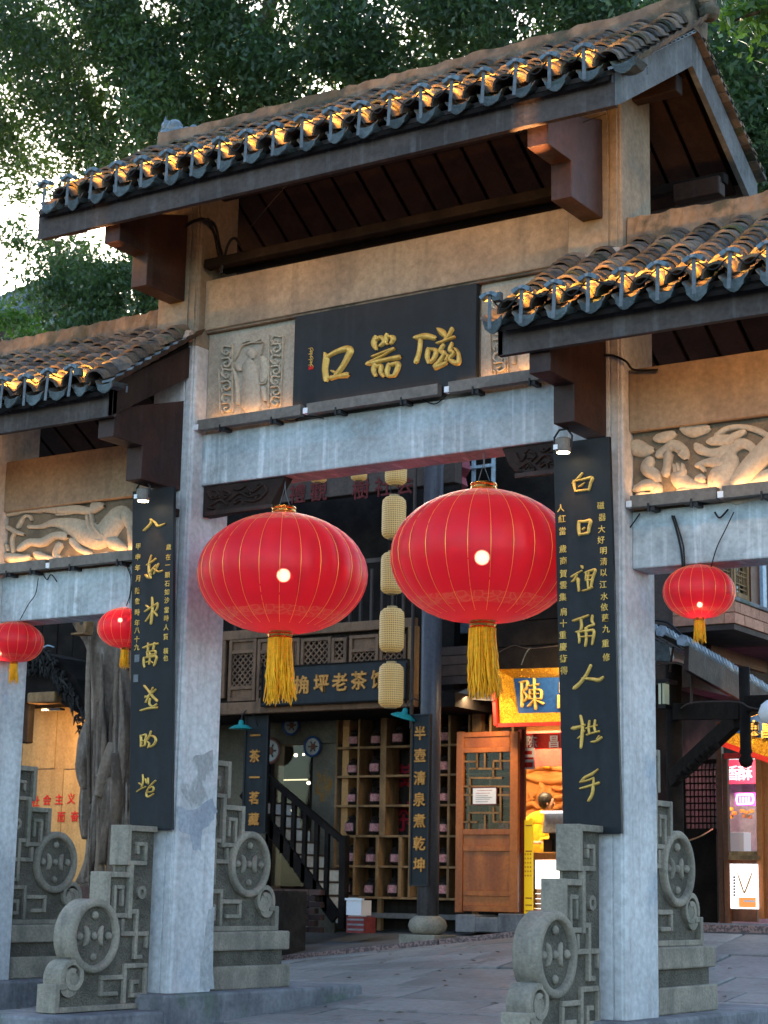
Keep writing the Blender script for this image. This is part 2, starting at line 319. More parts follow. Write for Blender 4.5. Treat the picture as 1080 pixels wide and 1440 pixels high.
def strokes(mb, ss, mp, hgt, k=4, off=0.0, default=8, wk=1.0, sh=.62):
    """brush strokes: ss lists of (px, py[, width px]); mp maps (px, py) -> world point; raised rounded ribbon"""
    o = mp(0, 0); ex = mp(1, 0)-o; ey = mp(0, 1)-o; nrm = ex.cross(ey); nrm.normalize()
    if nrm.dot(CAM-o) < 0: nrm = -nrm
    for st in ss:
        pts = []
        for i, p in enumerate(st):
            wd = p[2] if len(p) > 2 else default*(1.15 if i == 0 else .75 if i == len(st)-1 and len(st) > 2 else 1)
            pts.append((p[0], p[1], wd*wk))
        if len(pts) == 1: pts = [pts[0], (pts[0][0]+2, pts[0][1]+2, pts[0][2])]
        pts = smoothpts(pts, k)
        # rounded ends
        def ext(a, b, f): d = math.hypot(a[0]-b[0], a[1]-b[1]) or 1; return (a[0]+(a[0]-b[0])/d*a[2]*f, a[1]+(a[1]-b[1])/d*a[2]*f)
        h, t = pts[0], pts[-1]
        e0 = ext(h, pts[1], .4); e1 = ext(t, pts[-2], .4)
        pts = [(*e0, h[2]*.35)]+pts+[(*e1, t[2]*.35)]
        base = len(mb.v); n = len(pts)
        for i, p in enumerate(pts):
            a = pts[max(i-1, 0)]; b = pts[min(i+1, n-1)]; dx, dy = b[0]-a[0], b[1]-a[1]; l = math.hypot(dx, dy) or 1
            qx, qy = -dy/l*p[2]/2, dx/l*p[2]/2; q = mp(p[0], p[1]); hh = hgt
            L_ = mp(p[0]+qx, p[1]+qy); R_ = mp(p[0]-qx, p[1]-qy)
            L2 = mp(p[0]+qx*sh, p[1]+qy*sh); R2 = mp(p[0]-qx*sh, p[1]-qy*sh)
            for v in (L_+nrm*off, L2+nrm*(off+hh*.8), q+nrm*(off+hh), R2+nrm*(off+hh*.8), R_+nrm*off): mb.v.append(tuple(v))
        for i in range(n-1):
            for j in range(4):
                a = base+i*5+j; mb.f.append((a, a+1, a+6, a+5))
    return mb

def light(name, kind, loc, energy, col, parent=None, size=.1, size_y=None, aim=None, spot=None, blend=.5):
    l = bpy.data.lights.new(name, kind); l.energy = energy; l.color = col
    if kind == 'AREA':
        l.size = size
        if size_y: l.shape = 'RECTANGLE'; l.size_y = size_y
    elif kind != 'SUN': l.shadow_soft_size = size
    if kind == 'SPOT': l.spot_size = spot or R(60); l.spot_blend = blend
    o = bpy.data.objects.new(name, l); COL.objects.link(o); o.location = loc
    if aim is not None: o.rotation_euler = (Vector(loc)-Vector(aim)).to_track_quat('Z', 'Y').to_euler()
    if parent is not None: put(o, parent)
    return o
WARM = (1.0, .47, .16)
YEL = (1.0, .44, .06)

# ------------------------------------------------------------------ ground
def gz(X, Y):
    b = min(max(.25+(X+3.6)*.115, .15), .72)
    return b*(min(max(Y, 0)/6.5, 1.0))**1.5 - .03
xs = [-300, -120, -60, -30, -20, -15]+[-12+.5*i for i in range(49)]+[14, 18, 25, 40, 80, 300]
ys = [-300, -100, -40, -20, -12, -8, -5, -3, -2, -1]+[.25*i for i in range(0, 40)]+[12, 16, 25, 50, 120, 400]
v = [(x, y, gz(x, y)-.02) for y in ys for x in xs]; n = len(xs)
f = [(j*n+i, j*n+i+1, (j+1)*n+i+1, (j+1)*n+i) for j in range(len(ys)-1) for i in range(n-1)]
ground = MB().add(v, f).build('ground', 'joint'); tag(ground, kind='structure')
plaza = bpy.data.objects.new('plaza', None); COL.objects.link(plaza); tag(plaza, kind='structure')
y = -4.2; row = 0
while y < 6.35:
    h = min(random.choice([.42, .5, .58, .66]), 6.44-y); x = -5.6+random.random()*.5
    while x < 7.2:
        wd = random.uniform(.65, 1.25); g = .010; j = lambda: random.uniform(-.009, .009)
        if h < .15: break
        q = [(x+g+j(), y+g+j()), (x+wd-g+j(), y+g+j()), (x+wd-g+j(), y+h-g+j()), (x+g+j(), y+h-g+j())]
        dz = random.uniform(-.008, .008)
        vs = [(a, b, gz(a, b)-.06) for a, b in q]+[(a, b, gz(a, b)-.004+dz) for a, b in q]+[(a+(.012 if i in (0, 3) else -.012), b+(.012 if i < 2 else -.012), gz(a, b)+dz+.002) for i, (a, b) in enumerate(q)]
        fs = [(i, (i+1) % 4, 4+(i+1) % 4, 4+i) for i in range(4)]+[(4+i, 4+(i+1) % 4, 8+(i+1) % 4, 8+i) for i in range(4)]+[(8, 9, 10, 11)]
        MB().add(vs, fs).build('paving_slab', 'ground', plaza); x += wd
    y += h; row += 1
# raised terrace in front of the teahouse with its granite kerb
terr = MB(); tx = [-14+.5*i for i in range(38)]
terr.add([(x, yy, gz(x, 7)+.045 if yy < 7 else max(.57, gz(x, 7)+.06)) for yy in (6.66, 9.2) for x in tx], [(i, i+1, len(tx)+i+1, len(tx)+i) for i in range(len(tx)-1)])
terr = terr.build('terrace_pavement', 'pave'); tag(terr, kind='structure')
x = -13.5
while x < 4.5:
    wd = random.uniform(.8, 1.3)
    MB().add([(x, 6.5, gz(x, 6.5)-.05), (x+wd-.012, 6.5, gz(x+wd, 6.5)-.05), (x+wd-.012, 6.66, gz(x+wd, 7)-.05), (x, 6.66, gz(x, 7)-.05),
              (x, 6.5, gz(x, 7)+.05), (x+wd-.012, 6.5, gz(x+wd, 7)+.05), (x+wd-.012, 6.66, gz(x+wd, 7)+.05), (x, 6.66, gz(x, 7)+.05)],
             [(0, 3, 2, 1), (4, 5, 6, 7), (0, 1, 5, 4), (1, 2, 6, 5), (2, 3, 7, 6), (3, 0, 4, 7)]).build('kerb_stone', 'granite', terr, bevel=.01)
    x += wd

# ------------------------------------------------------------------ the gate
gate = thing('memorial_gateway', (1.67, .25, 0), 'tall three-bay memorial gateway with tiled roofs and painted concrete columns', 'gateway')
def plinth(Xc, front=True):
    p = MB()
    p.box(Xc-.42, Xc+.34, -.2, 2.47, -.2, .21)
    if front: p.box(Xc-.5, Xc+.345, -1.42, -.2, -.2, .10)
    o = p.build('plinth', 'step', gate, bevel=.02)
    return o
COLX = [-2.39, -.24, 3.575, 6.0]
for i, Xc in enumerate(COLX):
    plinth(Xc)
    top = 6.95 if i in (1, 2) else 5.6
    a, b = Xc-.22, Xc+.215
    poly = [(a+.02, 0), (b-.10, 0), (b-.10, .012), (b-.085, .012), (b-.085, 0), (b-.03, 0), (b-.03, .014), (b-.012, .014), (b, .03), (b, .5), (a, .5), (a, .03), (a+.012, .014)]
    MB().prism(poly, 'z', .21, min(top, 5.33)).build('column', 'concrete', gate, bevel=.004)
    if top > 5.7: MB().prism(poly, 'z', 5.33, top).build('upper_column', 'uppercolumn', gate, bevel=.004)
    MB().prism([(a-.012, 0), (b-.11, .0), (b-.11, -.095), (a+.03, -.095)][:4], 'z', .11, 1.45).build('column_footing', 'concrete', gate, bevel=.01) if False else None
def beam(name, m, x0, x1, z0, z1, y0=.14, y1=.42, bevel=.012):
    return B(name, m, gate, x0, x1, y0, y1, z0, z1, bevel)
# centre bay
beam('lower_beam', 'beam', -.03, 3.36, 4.18, 4.605)
beam('upper_beam', 'plaster', -.03, 3.36, 5.475, 5.905, .10, .45)
beam('infill_wall', 'panelstone', -.03, 3.36, 4.6, 5.48, .20, .36)
B('mortar_lip', 'ridge', gate, -.02, 3.35, .12, .2, 5.455, 5.48, .008)
# side bays
for x0, x1 in ((-2.175, -.46), (3.79, 5.78)):
    beam('lower_beam', 'beam', x0, x1, 3.20, 3.60)
    beam('upper_beam', 'plaster', x0, x1, 4.16, 4.61, .10, .45)
    beam('infill_wall', 'panelstone', x0, x1, 3.58, 4.18, .22, .36)
# stepped timber brackets under the eaves
def bracket(xc, z, zt):
    o = MB().prism([(-.83, z), (-.485, z), (-.485, z-.265), (0.0, z-.265), (0.0, zt+.25), (-.83, zt)], 'x', xc-.08, xc+.08).build('eave_bracket', 'bracketwood', gate, bevel=.006)
bracket(-.24, 5.985, 6.22); bracket(3.57, 5.985, 6.22)
bracket(-.20, 4.39, 4.62); bracket(3.59, 4.385, 4.62)
bracket(-2.39, 4.39, 4.62); bracket(6.0, 4.385, 4.62)

# ---- roof pieces
RT = .104
def tile_mesh(name, r, ln, t=.017, a0=8, a1=172, n=7, taper=.86, closed=False):
    mb = MB(); vs = []
    for yy, s in ((0, 1), (ln, taper)):
        for rr in (r, r-t):
            for k in range(n):
                a = R(a0+(a1-a0)*k/(n-1)); vs.append((rr*s*math.cos(a), yy, rr*s*math.sin(a)))
    fs = []
    for k in range(n-1):
        fs += [(k, k+1, 2*n+k+1, 2*n+k), (n+k+1, n+k, 3*n+k, 3*n+k+1), (k, n+k, n+k+1, k+1)]
    if closed: fs.append(tuple(range(n, 2*n)))
    mb.add(vs, fs); me = bpy.data.meshes.new(name); me.from_pydata(mb.v, [], mb.f); me.materials.append(M['tile']); return me
TILE = [tile_mesh('cap_tile', RT, .165), tile_mesh('cap_tile', RT*1.04, .16, a0=4, a1=170), tile_mesh('cap_tile', RT*.97, .17, a0=12, a1=178)]
TEND = tile_mesh('eave_cap_tile', RT*1.03, .16); 
# drip tile: a curled plate with a pointed apron
mb = MB(); vs = []
for k in range(5):
    a = R(205+130*k/4); vs += [(.10*math.cos(a), .16, .06+.10*math.sin(a)), (.10*math.cos(a), 0, .06+.10*math.sin(a))]
mb.add(vs, [(2*k, 2*k+1, 2*k+3, 2*k+2) for k in range(4)])
pr = [(x*.9, z*.85) for x, z in ((-.092, .035), (-.06, .008), (.0, -.002), (.06, .008), (.092, .035), (.075, -.055), (.03, -.105), (0, -.118), (-.03, -.105), (-.075, -.055))]
mb.add([(x, 0, z) for x, z in pr]+[(x, -.014, z-.004) for x, z in pr]+[(x*.72, -.017, (z+.03)*.7-.035) for x, z in pr],
       [tuple(range(10)), tuple(range(20, 30))]+[(i, (i+1) % 10, 10+(i+1) % 10, 10+i) for i in range(10)]+[(10+i, 10+(i+1) % 10, 20+(i+1) % 10, 20+i) for i in range(10)])
DRIP = bpy.data.meshes.new('drip_tile'); DRIP.from_pydata(mb.v, [], mb.f); DRIP.materials.append(M['tiledrip'])
_b = bmesh.new(); _b.from_mesh(DRIP); bmesh.ops.recalc_face_normals(_b, faces=_b.faces); _b.to_mesh(DRIP); _b.free()
# fascia clip
mb = MB().box(-.007, .007, -.003, 0, -.026, .026); mb.box(-.005, .005, -.008, -.003, -.02, -.012)
CLIP = bpy.data.meshes.new('steel_clip'); CLIP.from_pydata(mb.v, [], mb.f); CLIP.materials.append(M['steel'])

def inst(name, me, parent, loc, rot=(0, 0, 0), sc=None):
    o = bpy.data.objects.new(name, me); COL.objects.link(o); o.location = loc; o.rotation_euler = rot
    if sc: o.scale = sc
    put(o, parent); return o

def roof(label, xs_row, eave, ridge, stop, fx0, fx1, fz0, fz1, fasciaY, rearY, rearZ):
    """xs_row: x of each cap row; eave/ridge: (Y, Z) of the tile plane; stop(x) -> Y where the row ends"""
    rf = bpy.data.objects.new('tiled_roof', None); COL.objects.link(rf); rf.location = ((fx0+fx1)/2, 0, fz1); put(rf, gate)
    sl = math.atan2(ridge[1]-eave[1], ridge[0]-eave[0]); cs, sn = math.cos(sl), math.sin(sl)
    pit = xs_row[1]-xs_row[0]; step = .098
    for x in xs_row:
        L = (stop(x)-eave[0])/cs; k = 0; d = 0.0;  wob = random.uniform(-.008, .008)
        while d < L-.05:
            me = TEND if k == 0 else random.choice(TILE)
            jx = wob*math.sin(k*.7)+random.uniform(-.006, .006)
            o = inst('eave_cap_tile' if k == 0 else 'cap_tile', me, rf, (x+jx, eave[0]+d*cs, eave[1]+d*sn+.028+random.uniform(-.004, .005)),
                     (sl-R(9)+random.uniform(-.035, .035), random.uniform(-.05, .05), random.uniform(-.06, .06)))
            d += step; k += 1
    # trough tiles between the rows: stepped, joined
    mb = MB()
    for x in [xs_row[0]-pit/2]+[a+pit/2 for a in xs_row]:
        if x > max(xs_row)+pit*.6: continue
        d = 0
        while d < (stop(x)-eave[0])/cs:
            vs = []
            for (dd, up_) in ((d-.02, .022), (d+.13, .0)):
                for q in range(5):
                    a = R(200+140*q/4); vs.append((x+.105*math.cos(a), eave[0]+dd*cs-up_*sn*.3, eave[1]+dd*sn+.055+.09*math.sin(a)+up_))
            mb.add(vs, [(q, q+1, 6+q, 5+q) for q in range(4)]); 
            vs2 = [vs[q] for q in range(5)]+[(vs[q][0], vs[q][1], vs[q][2]-.014) for q in range(5)]
            mb.add(vs2, [(q, q+1, 6+q, 5+q) for q in range(4)]); d += .125
    tg = mb.build('trough_tiles', 'tile', rf); tag(tg, kind='stuff')
    for x in [xs_row[0]-pit/2]+[a+pit/2 for a in xs_row]:
        inst('drip_tile', DRIP, rf, (x, eave[0]-.015, eave[1]-.005+random.uniform(-.008, .008)), (random.uniform(-.25, .12), random.uniform(-.16, .16), random.uniform(-.16, .16)), (random.uniform(.86, 1.04), 1, random.uniform(.68, .92)))
        inst('steel_clip', CLIP, rf, (x+pit/2, fasciaY-.002, fz1-.075), (0, random.uniform(-.1, .1), 0))
    # boarding under the tiles, the fascia and the soffit boards
    MB().prism([(eave[0]+.02, eave[1]-.045), (eave[0]+.02, eave[1]-.075), (ridge[0]+.12, ridge[1]-.03), (rearY, rearZ-.07), (rearY, rearZ-.04), (ridge[0]+.12, ridge[1]+.02)], 'x', fx0+.02, fx1-.02).build('roof_decking', 'blackwood', rf)
    B('fascia_board', 'fascia', rf, fx0, fx1, fasciaY, fasciaY+.05, fz0, fz1, .004)
    B('rear_fascia_board', 'fascia', rf, fx0, fx1, rearY-.05, rearY, rearZ-.33, rearZ-.07, .004)
    tn = math.tan(sl); x = fx0+.04
    while x < fx1-.2:
        wd = .225
        def zz(Y): return eave[1]+(Y-eave[0])*tn-.13
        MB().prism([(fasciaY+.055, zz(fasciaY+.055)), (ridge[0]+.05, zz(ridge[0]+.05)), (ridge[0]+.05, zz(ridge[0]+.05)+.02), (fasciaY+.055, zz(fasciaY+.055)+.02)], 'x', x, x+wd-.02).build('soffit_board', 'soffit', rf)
        x += wd+.02
    mb = MB(); x = fx0+.04
    x = fx0+.05
    while x < fx1-.24:
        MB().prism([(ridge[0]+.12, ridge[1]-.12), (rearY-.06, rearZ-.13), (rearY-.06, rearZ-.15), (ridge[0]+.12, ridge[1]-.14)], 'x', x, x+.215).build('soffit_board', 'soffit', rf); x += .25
    # rear slope, joined
    mb = MB(); sl2 = math.atan2(ridge[1]-rearZ, rearY-.25)
    for x in xs_row:
        for k in range(11):
            t = k/11; Y0 = rearY+.08-(rearY+.08-.3)*t; Z0 = rearZ+(ridge[1]-rearZ)*t
            vs = []
            for (dy, r) in ((0, RT), (-.14, RT*.85)):
                for q in range(5):
                    a = R(10+160*q/4); vs.append((x+r*math.cos(a), Y0+dy, Z0-dy*math.tan(sl2)+.03+r*math.sin(a)+(.012 if dy == 0 else 0)))
            mb.add(vs, [(q, q+1, 6+q, 5+q) for q in range(4)])
    rr = mb.build('rear_slope_tiles', 'tile', rf); tag(rr, kind='stuff')
    return rf, sl

def rough_bar(name, m, parent, x0, x1, y0, y1, z0, z1, amp=.012, lift0=0, lift1=0, nseg=60):
    mb = MB(); n = nseg; prof = [(y0, z0), (y0+.0, (z0+z1)/2), (y0+.012, z1-.02), ((y0+y1)/2, z1), (y1-.012, z1-.02), (y1, (z0+z1)/2), (y1, z0)]
    for i in range(n+1):
        t = i/n; x = x0+(x1-x0)*t; lf = lift0*max(0, 1-t*8)**2+lift1*max(0, 1-(1-t)*8)**2
        for p in prof: mb.v.append((x, p[0]+random.uniform(-amp, amp), p[1]+lf+random.uniform(-amp, amp)*.8))
    k = len(prof)
    for i in range(n):
        for j in range(k): a = i*k+j; b = i*k+(j+1) % k; mb.f.append((a, b, b+k, a+k))
    mb.f.append(tuple(range(k))); mb.f.append(tuple(range(n*k, n*k+k)))
    return mb.build(name, m, parent, smooth=False)

# main roof
rowsM = [-.622+.253*k for k in range(0, 20)]
rfM, slM = roof('main', rowsM, (-1.0, 6.335), (.16, 7.13), lambda x: .15, -.91, 4.20, 6.10, 6.36, -.93, 1.42, 6.42)
rough_bar('roof_ridge', 'ridge', rfM, -.62, 4.30, .10, .40, 7.03, 7.33, .012, .03, .06)
for X in (4.20, -.95):      # barge boards at both gables
    for (a, b) in (((-.93, 6.10), (.25, 6.845)), ((1.45, 6.10), (.252, 6.845))):
        MB().prism([a, b, (b[0], b[1]+.245), (a[0], a[1]+.262)], 'x', X, X+.045).build('barge_board', 'barge' if X > 0 else 'fascia', rfM, bevel=.003)
for X in (4.235,):          # stacked tile edges over the barge board
    for k in range(17):
        t = k/17; Yc = -.98+1.2*t; Z = 6.345+.755*t
        MB().bar((X, Yc, Z), (X, Yc+.115, Z+.062), .12, .018).build('edge_tile', 'rooftilefar', rfM)
        t2 = k/17; Yc = 1.50-1.22*t; Z = 6.40+.70*t
        MB().bar((X-.01, Yc, Z), (X-.01, Yc-.115, Z+.058), .15, .03).build('edge_tile', 'tile', rfM)
for yy, z, xe in ((.03, 5.985, 3.3), (.25, 6.02, 3.3), (.95, 6.22, 4.18)):
    B('purlin', 'blackwood', rfM, -.0 if xe < 4 else -.85, xe, yy, yy+.09, z, z+.08, .01)
B('ridge_beam', 'darkwood', rfM, -.85, 4.14, .20, .31, 6.66, 6.80, .01)
B('cross_beam', 'darkwood', rfM, 3.79, 4.16, .9, 1.02, 6.12, 6.26, .01)
# ridge end ornaments
def ornament(x, s):
    mb = MB()
    for cx, cz, r in ((0, .0, .10), (.06*s, .09, .075), (.10*s, .02, .08), (-.02*s, .12, .055), (.2*s, .02, .05), (.27*s, .04, .035), (-.04*s, -.1, .08)):
        mb.lathe((x+cx, .25, 7.33+cz), [(r*math.sin(math.pi*i/6)+.001, -r*math.cos(math.pi*i/6)) for i in range(7)], 8)
    mb.add([(x-.09*s, .22, 7.38), (x+.02*s, .22, 7.42), (x-.05*s, .25, 7.56), (x-.03*s, .28, 7.40)], [(0, 1, 2), (1, 3, 2), (3, 0, 2)])
    mb.build('ridge_ornament', 'lamphead' if s > 0 else 'ridge', rfM)
ornament(-.62, 1); ornament(4.34, -1)

# side roofs
def stopR(x): return .15 if x > 3.86 else -.04
def stopL(x): return .15 if x < -.52 else -.04
rowsR = [3.46+.243*k for k in range(0, 13)]
rfR, slS = roof('right', rowsR, (-1.0, 4.735), (.16, 5.50), stopR, 3.31, 6.6, 4.52, 4.785, -.90, 1.40, 4.86)
rowsL = [-3.10+.243*k for k in range(0, 13)]
rfL, _ = roof('left', rowsL, (-1.0, 4.76), (.16, 5.52), stopL, -3.3, -.08, 4.535, 4.80, -.90, 1.40, 4.88)
rough_bar('roof_ridge', 'ridge', rfR, 3.80, 6.65, .08, .38, 5.42, 5.745, .014)
rough_bar('roof_ridge', 'ridge', rfL, -3.3, -.47, .08, .38, 5.42, 5.745, .014)
rough_bar('mortar_patch', 'mortar', rfR, 3.36, 3.80, -.09, .0, 5.36, 5.46, .022, nseg=16)
rough_bar('mortar_patch', 'mortar', rfL, -.44, -.03, -.09, .0, 5.36, 5.44, .018, nseg=16)
MB().prism([(-.90, 4.535), (0, 5.06), (0, 5.32), (-.90, 4.80)], 'x', -.125, -.08).build('barge_board', 'darkwood', rfL, bevel=.003)
MB().prism([(-.90, 4.52), (0, 5.04), (0, 5.30), (-.90, 4.785)], 'x', 3.31, 3.35).build('barge_board', 'fascia', rfR, bevel=.003)
for k in range(9):
    t = k/9; MB().bar((-.075, -.98+1.0*t, 4.79+.65*t), (-.075, -.86+1.0*t, 4.855+.65*t-.008), .11, .016).build('edge_tile', 'rooftilefar', rfL)

# ---- eave lamps: a strap from the drip tiles carrying a bent three-piece head that lights the tiles
def eave_lamp(x, Y, Z, label, group, e):
    tw = random.uniform(-.012, .012); Z = Z+random.uniform(-.008, .01)
    t = thing('eave_lamp', (x, Y, Z), label, 'roof lamp', group)
    MB().bar((x+tw, Y-.045, Z-.12), (x, Y-.035, Z+.115), .026, .004, (0, -1, 0)).bar((x, Y-.035, Z+.10), (x, Y, Z+.115), .026, .004).build('strap', 'steel', t)
    h = MB(); h.box(x-.024, x+.024, Y-.055, Y+.0, Z+.112, Z+.140)
    for s in (-1, 1): h.bar((x+s*.026, Y-.028, Z+.124), (x+s*.066, Y-.028, Z+.102), .054, .030)
    h.build('lamp_head', 'lamphead', t, bevel=.004)
    B('driver_box', 'greyplastic', t, x-.012, x+.012, Y-.062, Y-.055, Z+.116, Z+.136)
    MB().box(x-.06, x+.06, Y+.0, Y+.006, Z+.092, Z+.102).build('lit_lens', GL, t)
    light('eave_light', 'AREA', (x, Y+.03, Z+.115), e*random.uniform(.5, 1.45)*(.35 if x < -.3 and Z > 6 else 1), YEL, t, .11, .02, aim=(x+random.uniform(-.12, .12), Y+.40, Z+.15+random.uniform(-.05, .05)))
    return t
GL = emit('lit_warm_lens', YEL, 1.2)
ORD = 'first second third fourth fifth sixth seventh eighth ninth tenth eleventh twelfth thirteenth fourteenth fifteenth sixteenth seventeenth eighteenth nineteenth twentieth'.split()
for k in range(-4, 16): eave_lamp(.264+.253*k-.015, -1.04, 6.378, 'small blue-grey lamp on the high centre eave, '+ORD[k+4]+' from its left end', 'lamps along the high centre roof', .55)
for k in range(0, 12): eave_lamp(3.345+.243*k, -1.04, 4.775, 'small blue-grey lamp on the low right eave, '+ORD[k]+' from its left end', 'lamps along the low right roof', .7)
for k in range(0, 12): eave_lamp(-.36-.243*k, -1.04, 4.795, 'small blue-grey lamp on the low left eave, '+ORD[k]+' from the left column', 'lamps along the low left roof', .7)

# floodlights behind the fascias, added to warm the beams except the low left one
def flood(x, z, e, label, xt=None, tz=-.6):
    t = thing('eave_floodlight', (x, -.82, z), label, 'floodlight')
    B('housing', 'alu', t, x-.09, x+.09, -.845, -.80, z-.05, z+.05, .004)
    MB().bar((x, -.83, z+.05), (x, -.83, z+.16), .02, .02).build('mount', 'alu', t)
    MB().box(x-.075, x+.075, -.80, -.797, z-.035, z+.035).build('lit_face', GL2, t)
    light('flood_light', 'AREA', (x, -.785, z-.01), e, WARM, t, .16, .08, aim=(xt if xt is not None else x, .1, z+tz))
def uplight(x, label):  # uplights added among the eave lamps to brighten the high bracket fronts
    t = thing('added_bracket_uplight', (x, -1.06, 4.86), label, 'floodlight')
    B('housing', 'tiledrip', t, x-.03, x+.03, -1.09, -1.04, 4.84, 4.90, .004); MB().box(x-.02, x+.02, -1.08, -1.05, 4.90, 4.903).build('lit_face', GL, t)
    light('added_up_light', 'SPOT', (x, -1.06, 4.912), 190, WARM, t, .02, spot=R(15), blend=.7, aim=(3.52 if x > 1 else -.30, -.84, 6.02))
uplight(3.40, 'small added uplight on the low right eave aimed at the high timber bracket'); uplight(-.30, 'small added uplight on the low left eave aimed at the high timber bracket')
GL2 = emit('lit_flood_face', WARM, 1)
flood(.9, 6.20, 1.50, 'small added floodlight behind the high fascia nearer the left column')
flood(2.5, 6.20, 1.50, 'small added floodlight behind the high fascia nearer the right column')
flood(-.62, 6.18, 0.84, 'small added floodlight behind the high fascia left of the left column', -.4)
flood(3.98, 6.18, 0.84, 'small added floodlight behind the high fascia right of the right column', 3.7)
flood(4.6, 4.62, 2.25, 'small added floodlight behind the low right fascia')
flood(5.6, 4.62, 1.12, 'small added floodlight behind the low right fascia at its outer end')
flood(-1.7, 4.60, 0.66, 'small floodlight behind the low left fascia', tz=-.3)

# ---- wash-light bars under the carved panels
def washbar(x0, x1, z, label, e=6.0, y=.06):
    t = thing('wash_light_bar', ((x0+x1)/2, y, z), label, 'light bar')
    B('housing', 'alu', t, x0, x1, y-.03, y+.035, z, z+.085, .004)
    B('end_plug', 'whiteplastic', t, x0-.03, x0+.012, y-.036, y+.02, z+.005, z+.05, .003)
    n = max(2, int((x1-x0)/.45))
    for i in range(n):
        xx = x0+(i+.5)*(x1-x0)/n
        MB().box(xx-.02, xx+.02, y-.02, .14, z-.028, z).box(xx-.028, xx-.014, y-.035, y-.02, z-.04, z+.02).build('clamp', 'blackplastic', t)
    MB().box(x0+.04, x1-.04, y+.0, y+.03, z+.086, z+.089).build('lit_strip', GL3, t)
    light('wash_light', 'AREA', ((x0+x1)/2, y+.045, z+.10), e*.095, WARM, t, (x1-x0)*.92, .02, aim=((x0+x1)/2, y+.20, z+.5))
GL3 = emit('lit_wash_strip', WARM, 1)
washbar(.0, 1.02, 4.615, 'bronze light bar under the left relief panel of the centre bay', 2.0)
washbar(1.08, 2.27, 4.615, 'bronze light bar under the middle of the black name board', .5)
washbar(2.36, 3.30, 4.615, 'bronze light bar under the right end of the name board', 2.0)
washbar(3.83, 4.46, 3.605, 'bronze light bar under the dragon panel next to the right column', 3.5)
washbar(4.50, 5.7, 3.605, 'longer bronze light bar under the dragon panel at the picture edge', 5)
washbar(-2.15, -1.58, 3.605, 'bronze light bar under the left beast panel at its outer end', 2.0)
washbar(-1.54, -.50, 3.605, 'longer bronze light bar under the left beast panel', 3.6)

# ---- carved timber spandrels under the centre beam
def spandrel(side):
    poly = [(-.02, 4.178), (.80, 4.178), (.72, 4.06), (.66, 3.965), (.05, 3.93), (-.02, 3.93)] if side < 0 else [(3.37, 4.178), (2.74, 4.178), (2.80, 4.05), (2.88, 3.965), (3.37, 3.955)]
    o = MB().prism(poly, 'y', .17, .27).build('carved_spandrel', 'darkwood', gate, bevel=.006)
    x0, x1 = (.0, .68) if side < 0 else (2.84, 3.34); mb = MB()
    B('spandrel_rail', 'bracketwood', gate, x0+.02, x1, .15, .17, 3.935 if side < 0 else 3.945, 3.965 if side < 0 else 3.975)
    mp = lambda a, b: Vector((x0+a*(x1-x0)/100, .17, 4.165-b*.2/40))
    ss = [[(5, 8), (12, 20), (20, 14), (18, 8)], [(12, 30), (24, 24), (34, 32)], [(28, 8), (38, 14), (30, 22)], [(38, 26), (52, 16), (66, 24), (80, 22)], [(44, 8), (52, 10), (60, 6)],
          [(64, 10), (72, 16), (82, 10)], [(84, 28), (74, 32), (62, 30)], [(88, 8), (92, 18), (86, 26)], [(46, 32), (54, 28), (58, 34)], [(6, 34), (14, 36)]]
    strokes(mb, ss, mp, .022, default=3.4)
    for _ in range(14):
        a, b = random.uniform(6, 92), random.uniform(5, 35); strokes(mb, [[(a, b), (a+random.uniform(-6, 6), b+random.uniform(-4, 4)), (a+random.uniform(-10, 10), b+random.uniform(-5, 5))]], mp, .014, default=2.2)
    mb.build('spandrel_carving', 'darkwood', gate, smooth=True)
spandrel(-1); spandrel(1)

def patch(poly, name, m, X=-.0235):
    P_ = []; 
    for i in range(len(poly)):
        a, b = poly[i], poly[(i+1) % len(poly)]
        for k in range(4):
            t = k/4; P_.append((a[0]+(b[0]-a[0])*t+random.uniform(-1.6, 1.6), a[1]+(b[1]-a[1])*t+random.uniform(-2, 2)))
    w3 = [at(x, y, X=X) for x, y in P_]
    MB().add([tuple(p) for p in w3], [tuple(range(len(w3)))]).build(name, m, gate)
patch([(258, 1078), (276, 1062), (299, 1056), (300, 1092), (296, 1128), (270, 1136), (254, 1112)], 'scraped_patch', mat('scraped_plaster', (.30, .30, .30), (.46, .46, .47), .9, 5, bump=.4, lo=.45, hi=.56))
patch([(250, 1132), (270, 1140), (300, 1122), (305, 1142), (296, 1160), (285, 1168), (282, 1196), (272, 1196), (268, 1176), (252, 1168)], 'grey_paint_patch', mat('blue_grey_paint_patch', (.25, .275, .315), (.31, .335, .37), .8, 5, bump=.3), -.0228)
patch([(292, 1280), (302, 1276), (300, 1392), (286, 1392), (280, 1380)], 'damp_stain', mat('damp_stain', (.36, .37, .37), (.30, .31, .32), .85, 6, bump=.3), -.0232)

fl_ = MB()
for k in range(90):
    x, y = random.uniform(-3.5, 6.5), random.uniform(.6, 6.3); z = gz(x, y)+.010; a = random.random()*6.28; l = random.uniform(.02, .045); c_, s_ = math.cos(a)*l, math.sin(a)*l
    fl_.add([(x-c_, y-s_, z), (x-s_*.45, y+c_*.45, z+.012), (x+c_, y+s_, z+.004), (x+s_*.45, y-c_*.45, z+.008)], [(0, 1, 2, 3)])
tag(fl_.build('fallen_leaves', mat('dry_leaf', (.16, .09, .03), (.07, .06, .025), .8, 30, bump=0)), kind='stuff')
